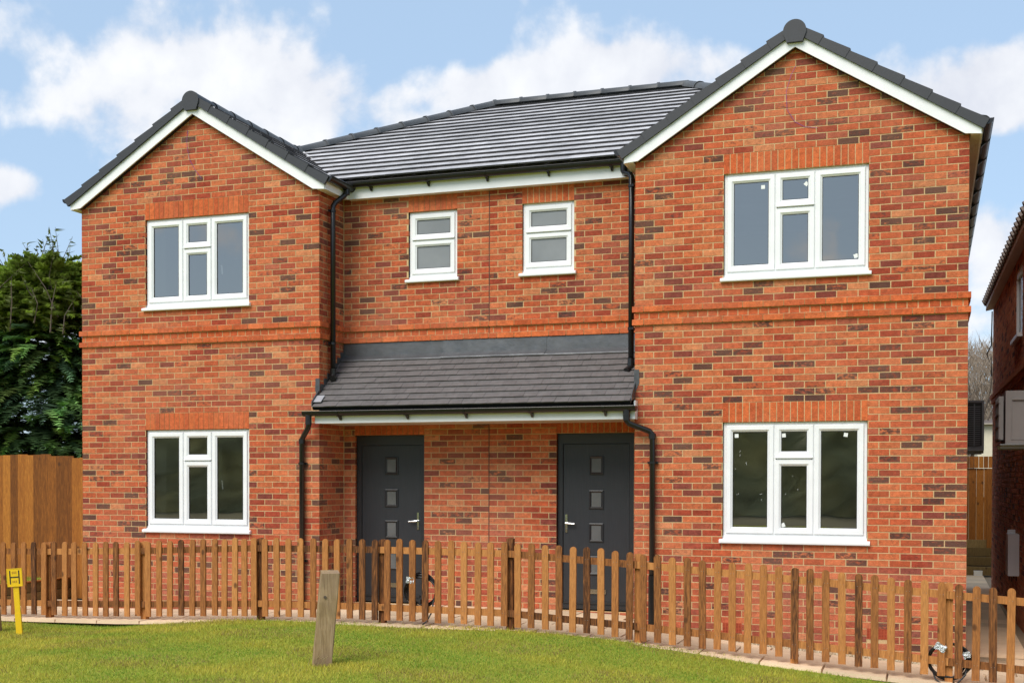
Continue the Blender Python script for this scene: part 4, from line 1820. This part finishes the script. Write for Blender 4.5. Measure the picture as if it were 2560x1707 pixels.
# ------------------------------------------------------------------ neighbouring house on the right
NB_F, NB_N = Vector((11.92, 9.6, 0)), Vector((12.05, 1.2, 0))
ndv = (NB_F - NB_N).normalized()
nnv = Vector((-ndv.y, ndv.x, 0))
NL = (NB_F - NB_N).length + 1.6
nb0 = NB_F - ndv * NL
nb = thing('neighbour_house', 'red brick neighbouring house seen edge-on at the right with dark eaves', 'house', tuple(nb0))


def npart(name, B, mat, parent=None, smooth=False):
    o = B.build(name, mat, None, smooth)
    o.parent = parent if parent is not None else nb
    if parent is None:
        o.matrix_local = Matrix.Translation(-nb0)
    return o


NEZ = 4.82
wu0, wu1, wz0, wz1 = NL - 5.9, NL - 4.8, 3.70, 4.62
B = MB()
wall_sheet(B, nb0, ndv, nnv, MO, NL, -.5, NEZ, [(wu0, wu1, wz0, wz1)])
E_ = nb0 + Vector((6, 0, 0))
B.poly([nb0 + Vector((0, 0, -.5)), E_ + Vector((0, 0, -.5)), E_ + Vector((0, 0, NEZ)), nb0 + Vector((3, 0, NEZ + 2)), nb0 + Vector((0, 0, NEZ))])
F_ = NB_F + Vector((6, 0, 0))
B.poly([NB_F + Vector((0, 0, -.5)), F_ + Vector((0, 0, -.5)), F_ + Vector((0, 0, NEZ)), NB_F + Vector((3, 0, NEZ + 2)), NB_F + Vector((0, 0, NEZ))])
npart('wall', B, M['mortar'])
B = MB()
_keep_pal = PAL[:]
PAL[:] = [((.58, .19, .085), .45), ((.64, .23, .11), .3), ((.46, .13, .065), .25)]
lay_wall(B, nb0, ndv, nnv, NL, -6, 65, [(wu0, wu1, wz0, wz1)], band=(99, 99, 99))
PAL[:] = _keep_pal
tag(npart('brickwork', B, M['brick']), kind='stuff')
B = MB()
for z0, pr in ((3.10, .03), (3.175, .05)):
    c = nb0 + ndv * (NL / 2) + nnv * (pr / 2) + Vector((0, 0, z0 + .035))
    B.col = (.6, .2, .08, 0)
    B.obox(c, ndv * NL / 2, nnv * pr / 2, (0, 0, .034))
npart('band_course', B, M['brick'])
# window at the picture edge
P = lambda u, off, z: nb0 + ndv * u + nnv * off + Vector((0, 0, z))
B = MB()
B.ring(nb0, wu0, wu1, wz0, wz1, [(0, -.06), (0, -.01), (.06, -.01), (.07, -.03), (.07, -.06)], tuple(ndv), tuple(nnv))
w = npart('window', B, M['upvc'])
B = MB()
B.poly([P(wu0 + .06, -.04, wz0 + .06), P(wu1 - .06, -.04, wz0 + .06), P(wu1 - .06, -.04, wz1 - .06), P(wu0 + .06, -.04, wz1 - .06)])
o = npart('pane', B, M['frosted_glass'], w)
B = MB()
B.obox(P((wu0 + wu1) / 2, .02, wz0 - .02), ndv * ((wu1 - wu0) / 2 + .03), nnv * .045, (0, 0, .025))
npart('sill', B, M['upvc'], w)
# roof with profiled tiles overhanging the gutter line
B = MB()
oh = .15
a, b = P(-.1, oh, 4.90), P(NL + .08, oh, 4.90)
ra, rb = P(-.1, -3.6, 6.9), P(NL + .08, -3.6, 6.9)
B.poly([a, b, rb, ra])
rf = npart('roof', B, M['brown_tile'])
u = -.1
while u < NL + .05:
    B = MB()
    s0 = Vector(P(u + .15, oh + .02, 4.895))
    s1 = Vector(P(u + .15, -3.6, 6.91))
    B.tube([s0, s1], .06, 8)
    npart('tile_roll', B, M['brown_tile'], rf)
    u += .30
B = MB()
B.prism([P(0, .105, 4.80), P(0, .12, 4.80), P(0, .12, 4.90), P(0, .105, 4.90)], ndv * (NL + .06))
B.prism([P(0, .0, 4.795), P(0, .106, 4.795), P(0, .106, 4.806), P(0, .0, 4.806)], ndv * (NL + .06))
npart('fascia', B, M['brown_soffit'])
B = MB()
B.prism([P(NL + .06, .005, 4.795), P(NL + .06, .12, 4.775), P(NL + .06, .12, 4.90), P(NL + .06, .005, 4.94)], ndv * .02)
npart('box_end', B, M['render_cream'])
B = MB()
B.tube([P(NL - .02, .02, 4.75), P(NL - .02, .03, 4.15), P(NL - .01, .10, 4.0), P(NL - .01, .06, 3.86), P(NL - .02, .03, 3.95), P(NL - .03, .025, 3.6)], .012, 6)
npart('cable', B, M['cable_black'])
B = MB()
for u in (NL - 5.0,):
    B.obox(P(u, .05, 1.03), ndv * .05, nnv * .05, (0, 0, .035))
    B.obox(P(u - .5, .07, .75), ndv * .2, nnv * .07, (0, 0, .28))
npart('meter_box', B, M['upvc'])


# ------------------------------------------------------------------ heat pumps on the side walls
def heat_pump(label, x0, x1, y0, y1, z0, z1, mat, slat_face):
    t = thing('heat_pump', label, 'heat pump', ((x0 + x1) / 2, (y0 + y1) / 2, z0), 'heat pumps on the side walls')
    cx, cy = (x0 + x1) / 2, (y0 + y1) / 2
    B = MB()
    B.box((x0 - cx, y0 - cy, 0), (x1 - cx, y1 - cy, z1 - z0))
    B.build('casing', M[mat], t)
    h = z1 - z0
    if slat_face == 'end':
        B = MB()
        B.box((x0 - cx + .03, y0 - cy - .004, .06), (x1 - cx - .03, y0 - cy - .001, h - .05))
        B.build('grille_back', M['black_paint'], t)
        k = 0
        z = .07
        while z < h - .08:
            B = MB()
            B.box((x0 - cx + .02, y0 - cy - .022, z), (x1 - cx - .05, y0 - cy - .005, z + .012))
            B.build('slat', M[mat], t)
            z += .03
        B = MB()
        B.ring((-cx, y0 - cy, -z0), x0, x1, z0, z1, [(0, 0), (0, .024), (.03, .024), (.03, 0)])
        B.box(((x1 + x0) / 2 - cx + .03, y0 - cy - .026, .05), ((x1 + x0) / 2 - cx + .045, y0 - cy - .005, h - .05))
        B.build('grille_frame', M[mat], t)
    else:
        B = MB()
        B.ring((-cx, y0 - cy, -z0), x0 + .06, x1 - .05, z0 + .05, z1 - .09, [(0, 0), (0, .006), (.008, .006), (.012, -.002)])
        B.box((x0 - cx + .07, y0 - cy - .022, h - .11), (x1 - cx - .06, y0 - cy, h - .085))
        B.build('service_panel', M[mat], t)
        B = MB()
        for k in range(18):
            B.box((x0 - cx - .07, y0 - cy + .06 + k * .045, .05), (x0 - cx - .02, y0 - cy + .075 + k * .045, h - .06))
        for z in (.06, .2, .34, .48):
            B.box((x0 - cx - .075, y0 - cy + .05, z), (x0 - cx - .055, y0 - cy + .86, z + .015))
        B.build('fan_guard', M[mat], t)
    B = MB()
    for yy in (y0 + .12, y1 - .12):
        B.box((x0 - cx - .05, yy - cy - .02, -.05), (x1 - cx, yy - cy + .02, -.012))
    B.box((x0 - cx - .06, y0 - cy - .03, -.012), (x1 - cx, y1 - cy + .03, -.001))
    B.build('bracket', M['steel'], t)
    return t


heat_pump('dark grey slatted heat pump on the side of the house, showing past the right corner', 11.262, 11.60, 5.0, 5.95, 2.19, 2.90, 'unit_dark', 'end')
heat_pump('pale grey heat pump bracketed to the neighbouring brick wall', 11.70, 12.035, 1.6, 2.5, 2.18, 2.80, 'unit_light', 'side')

# ------------------------------------------------------------------ end of the side passage
gt = thing('garden_gate', 'orange timber board gate closing the passage between the houses', 'gate', (11.75, 13, 0))
x = 10.9
while x < 12.9:
    B = MB()
    B.box((x - 11.75, 0, .52), (x - 11.75 + .142, .02, 1.99))
    B.build('board', M['board_wood'], gt)
    x += .146
k = 0
x = 10.9
while x < 12.9:
    B = MB()
    B.box((x - 11.75, -.03, 2.0), (x - 11.75 + .085, -.012, 2.235))
    B.build('board', M['board_wood'], gt)
    x += .092
B = MB()
B.box((.225, -.12, .1), (.33, -.02, 1.98))
B.build('post', M['board_wood'], gt)
st = thing('timber_steps', 'dark timber sleeper steps at the end of the passage', 'steps', (11.75, 12.8, 0))
for j, (y0, z0) in enumerate(((12.55, -.17), (12.7, .02), (12.85, .2), (12.93, .36))):
    B = MB()
    B.box((-.9, y0 - 12.8, z0), (.35, 13.05 - 12.8, z0 + .17))
    B.build('sleeper', M['sleeper_wood'], st)
cbx = thing('white_box', 'small white box on the paving by the timber steps', 'box', (11.80, 12.45, -.17))
B = MB()
B.box((-.08, -.05, 0), (.08, .05, .09))
B.box((-.084, -.054, .08), (.084, .054, .1))
B.build('carton', M['upvc'], cbx)

# distant cream house, bare tree, woodland
far = thing('cream_house', 'distant cream rendered house glimpsed between the two buildings', 'house', (14.6, 42, 1.0))
B = MB()
B.box((-1.8, 0, 0), (6, 7, 3.15))
B.build('wall', M['render_cream'], far)
B = MB()
B.prism([(-2.1, -.3, 3.1), (-2.1, 7.3, 3.1), (-2.1, 3.5, 3.45)], (8.4, 0, 0))
B.build('roof', M['brown_tile'], far)


def bare_tree_mesh(seed, h, depth=5, spread=.55):
    r = random.Random(seed)
    B = MB()

    def branch(p, d, ln, rad, lv):
        pts, rs = [p], [rad]
        n = 4
        for i in range(n):
            d = (d + Vector((r.uniform(-1, 1), r.uniform(-1, 1), r.uniform(-.5, .7))) * .16).normalized()
            p = p + d * ln / n
            pts.append(p)
            rs.append(rad * (1 - .42 * (i + 1) / n))
        B.tube(pts, rs, 5 if lv < 3 else 3, False)
        if lv >= depth:
            return
        k = 3 if lv else 5
        for i in range(k):
            t = r.uniform(.45, 1.0) if i else 1.0
            q = pts[min(n, int(t * n))]
            dd = (d + Vector((r.uniform(-1, 1), r.uniform(-1, 1), r.uniform(-.25, .7))).normalized() * spread * 1.25).normalized()
            branch(q, dd, ln * r.uniform(.55, .78), rs[-1] * r.uniform(.5, .75), lv + 1)
    branch(Vector((0, 0, 0)), Vector((0, 0, 1)), h * .38, h * .024, 0)
    return B


bt = thing('bare_tree', 'leafless twisting tree standing above the woodland between the houses', 'tree', (13.0, 46.5, 1.2))
bare_tree_mesh(4, 8.6, 6, .7).build('trunk', M['bark'], bt)
wl = MB()
for i in range(14):
    m_ = bare_tree_mesh(20 + i % 5, random.Random(i).uniform(7.0, 8.6), 4, .5)
    dx, dy = 8 + i * .95, 58 + (i * 37 % 11)
    k = len(wl.v)
    wl.v += [(v[0] + dx, v[1] + dy, v[2] + 2.0) for v in m_.v]
    wl.c += m_.c
    wl.f += [tuple(q + k for q in f) for f in m_.f]
r = random.Random(77)
for i in range(42000):
    x, y, z = r.uniform(6, 22), r.uniform(54, 66), 1.5 + 7.4 * (r.random() ** .8)
    d = Vector((r.uniform(-.5, .5), r.uniform(-.3, .3), r.uniform(.2, 1))) * r.uniform(.4, 1.1)
    s = .02
    wl.poly([(x - s, y, z), (x + s, y, z), (x + d.x, y + d.y, z + d.z)])
tag(wl.build('woodland', M['twig']), 'mass of leafless brown woodland far behind the houses', 'woodland', kind='stuff')


# ------------------------------------------------------------------ evergreen tree at the left
def conifer():
    t = thing('evergreen_tree', 'large dark evergreen tree with drooping sprays rising behind the board fence', 'tree', (-4.1, 4.3, 0))
    B = MB()
    B.tube([(0, 0, -.2), (.05, 0, 1.5), (.0, .1, 3.5), (.1, .05, 5.4)], [.2, .16, .1, .03], 9)
    r = random.Random(12)
    g = np.random.default_rng(5)
    V, T, Cc = [], [], []
    limbs = MB()
    n = 3500
    for i in range(n):
        z = .25 + 5.15 * (i / n) ** .9
        tz = z / 5.7
        rad = 3.3 * (1 - tz ** 1.9) ** .9 * (0.86 + .14 * math.sin(z * 3.1)) + .12
        th = r.uniform(0, 2 * math.pi) if i % 3 == 0 else r.uniform(-2.6, .5)
        if z > 4.2 and r.random() < (z - 4.2) * .4:
            continue
        # only the sides that can be seen from the front and a little round
        lump = 1 + .20 * math.sin(3 * th + z * 1.7) + .14 * math.sin(7 * th - z * 2.3) + (r.uniform(-.25, .2) if z > 3.6 else 0)
        rr2 = rad * lump * r.uniform(.35, 1.03)
        base = Vector((math.cos(th) * rr2 * .72, math.sin(th) * rr2 * .72, z + .1))
        out = Vector((math.cos(th), math.sin(th), r.uniform(-.38, .18) + 3.0 * max(0, tz - .66)))
        out.normalize()
        side = out.cross(Vector((0, 0, 1))).normalized()
        ln = r.uniform(.45, .95) * (1.05 - .35 * tz)
        tone = r.random()
        shade = r.choice((.5, .8, 1.0, 1.4, 1.9))
        hue = ((.10, .19, .07), (.14, .25, .075), (.18, .27, .06), (.09, .17, .085))[r.randrange(4)]
        if z > 4.2:
            hue = (.19, .25, .045)
        m_ = 13
        for k in range(m_):
            s = (k + .5) / m_
            droop = -.30 * s * s * ln
            c = base + out * ln * s + Vector((0, 0, droop))
            for sg in (-1, 1):
                for q in range(2):
                    wd = (.28 * (1 - s) + .05) * ln * r.uniform(.7, 1.2)
                    tip = c + side * sg * wd + out * wd * r.uniform(.5, .9) + Vector((0, 0, r.uniform(-.06, .02)))
                    ww = .034 + .02 * r.random()
                    a = c + out * ww
                    b = c - out * ww + Vector((0, 0, r.uniform(-.012, .012)))
                    mid = (c + tip) / 2 + Vector((0, 0, .01))
                    bi = len(V)
                    V += [tuple(a), tuple(b), tuple(tip)]
                    v_ = shade * r.uniform(.75, 1.25) * (1 + .25 * s)
                    Cc += [(hue[0] * v_, hue[1] * v_, hue[2] * v_, 1)] * 3
                    T.append((bi, bi + 1, bi + 2))
    # thin leading shoots above the crown
    for i in range(130):
        th = r.uniform(0, 6.28)
        rd = r.uniform(.1, 2.4)
        p = Vector((math.cos(th) * rd, math.sin(th) * rd, 5.2 - rd * .5))
        d = Vector((r.uniform(-.4, .4), r.uniform(-.4, .4), 1)).normalized()
        ln = r.uniform(.45, 1.15)
        pts = [p, p + d * ln * .5 + Vector((r.uniform(-.06, .06), 0, 0)), p + d * ln + Vector((r.uniform(-.16, .16), r.uniform(-.16, .16), -.04))]
        limbs.tube(pts, [.012, .008, .003], 4, False)
        for k in range(22):
            s = r.uniform(.0, 1) ** 1.3
            c = pts[0].lerp(pts[2], s)
            dd = Vector((r.uniform(-1, 1), r.uniform(-1, 1), r.uniform(-.2, .6))) * r.uniform(.07, .17)
            w2 = Vector((.02, .008, .014))
            bi = len(V)
            V += [tuple(c + w2), tuple(c - w2), tuple(c + dd)]
            v_ = r.uniform(.7, 1.2)
            Cc += [(.12 * v_, .15 * v_, .035 * v_, 1)] * 3
            T.append((bi, bi + 1, bi + 2))
    for i in range(34):
        th = r.uniform(0, 6.28)
        z = r.uniform(.8, 2.8)
        rad = 2.0 * (1 - (z / 5.8) ** 2.4)
        limbs.tube([(0, 0, z), (math.cos(th) * rad * .5, math.sin(th) * rad * .5, z + .05), (math.cos(th) * rad, math.sin(th) * rad, z - .1)], [.035, .02, .006], 5, False)
    B.build('trunk', M['bark'], t, True)
    tag(limbs.build('branches', M['bark'], t), kind='stuff')
    big_mesh('crown', V, T, Cc, M['leaf'], t)


conifer()

# ------------------------------------------------------------------ grass
def grass():
    def field(n, x0, x1, y0, y1, hmin, hmax, zf, edge=True, wmul=1.0, seed=1):
        g = np.random.default_rng(seed)
        x = g.uniform(x0, x1, n)
        y = g.uniform(y0, y1, n)
        if edge:
            e = np.array([lawn_edge(q) for q in np.linspace(x0, x1, 400)])
            ed = np.interp(x, np.linspace(x0, x1, 400), e)
            ok = y < ed + g.uniform(-.02, .03, n)
            x, y, ed = x[ok], y[ok], ed[ok]
        m_ = len(x)
        z = zf(x, y) - .004
        patch = np.sin(x * 1.3 + np.sin(y * 2.1) * 1.2) * np.sin(y * 1.9 + x * .7) + .6 * np.sin(x * 4.1 + y * 3.3) * np.sin(y * 5.2 - x * 2.7)
        h = g.uniform(hmin, hmax, m_) * (1 + .25 * patch)
        if edge:
            near = np.clip(1 - np.abs(ed - y) / .09, 0, 1)
            h *= 1 + .9 * near * g.random(m_) ** 2
        th = g.uniform(0, 2 * np.pi, m_)
        lean = g.uniform(.2, 1.0, m_) * h
        w = g.uniform(.0025, .0048, m_) * wmul
        ax, ay = np.cos(th), np.sin(th)
        ph = g.uniform(0, 2 * np.pi, m_)
        tx, ty = np.cos(ph) * lean, np.sin(ph) * lean
        V = np.empty((m_, 3, 3), np.float32)
        V[:, 0] = np.stack([x - ax * w, y - ay * w, z], 1)
        V[:, 1] = np.stack([x + ax * w, y + ay * w, z], 1)
        V[:, 2] = np.stack([x + tx, y + ty, z + h], 1)
        mixv = np.clip(.54 + .42 * patch + g.normal(0, .2, m_), 0, 1)[:, None]
        c0 = np.array([.20, .38, .035])
        c1 = np.array([.66, .58, .085])
        col = c0 * (1 - mixv) + c1 * mixv
        dry = g.random(m_) < np.clip(.06 + .28 * (np.sin(x * 2.3 + 1) * np.sin(y * 3.1) > .35), 0, 1)
        col[dry] = np.array([.42, .31, .11]) * g.uniform(.6, 1.1, (dry.sum(), 1))
        col *= g.uniform(.75, 1.25, (m_, 1))
        Cc = np.ones((m_, 3, 4), np.float32)
        Cc[:, :, :3] = col[:, None, :]
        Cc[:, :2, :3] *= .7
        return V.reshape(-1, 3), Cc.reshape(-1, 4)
    zf = lambda x, y: np.interp(x, GX, GZ) + np.interp(x, LX, LO) + .012 * np.sin(x * 1.7 + y * .9) * np.sin(y * 1.3 + .5)
    parts = [field(270000, -1.6, 12.2, -6.2, -1.4, .016, .036, zf, seed=2),
             field(70000, -6, 16, -14, -6.2, .03, .05, zf, wmul=2.2, seed=3),
             field(9000, -4.5, -1.16, -1.5, 1.0, .03, .06, lambda x, y: .285 + .02 * np.sin(x * 3 + y * 2), edge=False, wmul=1.5, seed=4)]
    V = np.concatenate([p[0] for p in parts])
    Cc = np.concatenate([p[1] for p in parts])
    T = np.arange(len(V)).reshape(-1, 3)
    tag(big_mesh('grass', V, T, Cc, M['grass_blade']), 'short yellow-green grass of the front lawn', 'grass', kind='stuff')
    # straw stalks at the leaning post
    B = MB()
    r = random.Random(2)
    for i in range(7):
        x, y = 5.86 + r.uniform(-.06, .08), -4.37 + r.uniform(-.02, .02)
        z = lawn_z(x, y)
        B.col = (.5, .4, .22, 1)
        B.tube([(x, y, z), (x + .03, y - .01, z + .07), (x + .07 + r.uniform(-.03, .03), y - .02, z + .11 + r.uniform(-.03, .03))], [.003, .002, .001], 4)
    tag(B.build('dry_stalks', M['grass_blade']), 'few dry straw stalks at the foot of the leaning post', 'grass stalks', kind='stuff')


grass()


# ------------------------------------------------------------------ tree belt across the green, behind the camera (it shows in the window glass)
def tree_belt():
    g = np.random.default_rng(9)
    nx, nz = 180, 16
    V, T, Cc = [], [], []
    for i in range(nx + 1):
        x = -75 + 150 * i / nx
        top = 6.0 + 1.0 * math.sin(x * .33) + .7 * math.sin(x * .9 + 1) + g.normal(0, .2)
        for k in range(nz + 1):
            t = k / nz
            z = -.5 + (top + .5) * t
            y = -47 - 2.5 * t * t + .7 * math.sin(x * .8 + z * 1.3) + .5 * math.sin(x * 1.9 - z * .7) + g.normal(0, .18)
            V.append((x + g.normal(0, .15), y, z))
            c = np.array([.25, .26, .14]) * g.uniform(.6, 1.35)
            Cc.append((*c, 1))
    for i in range(nx):
        for k in range(nz):
            a = i * (nz + 1) + k
            T += [(a, a + nz + 1, a + nz + 2), (a, a + nz + 2, a + 1)]
    tag(big_mesh('tree_belt', V, T, Cc, M['leaf']), 'belt of trees across the green facing the houses', 'trees', kind='stuff')


tree_belt()
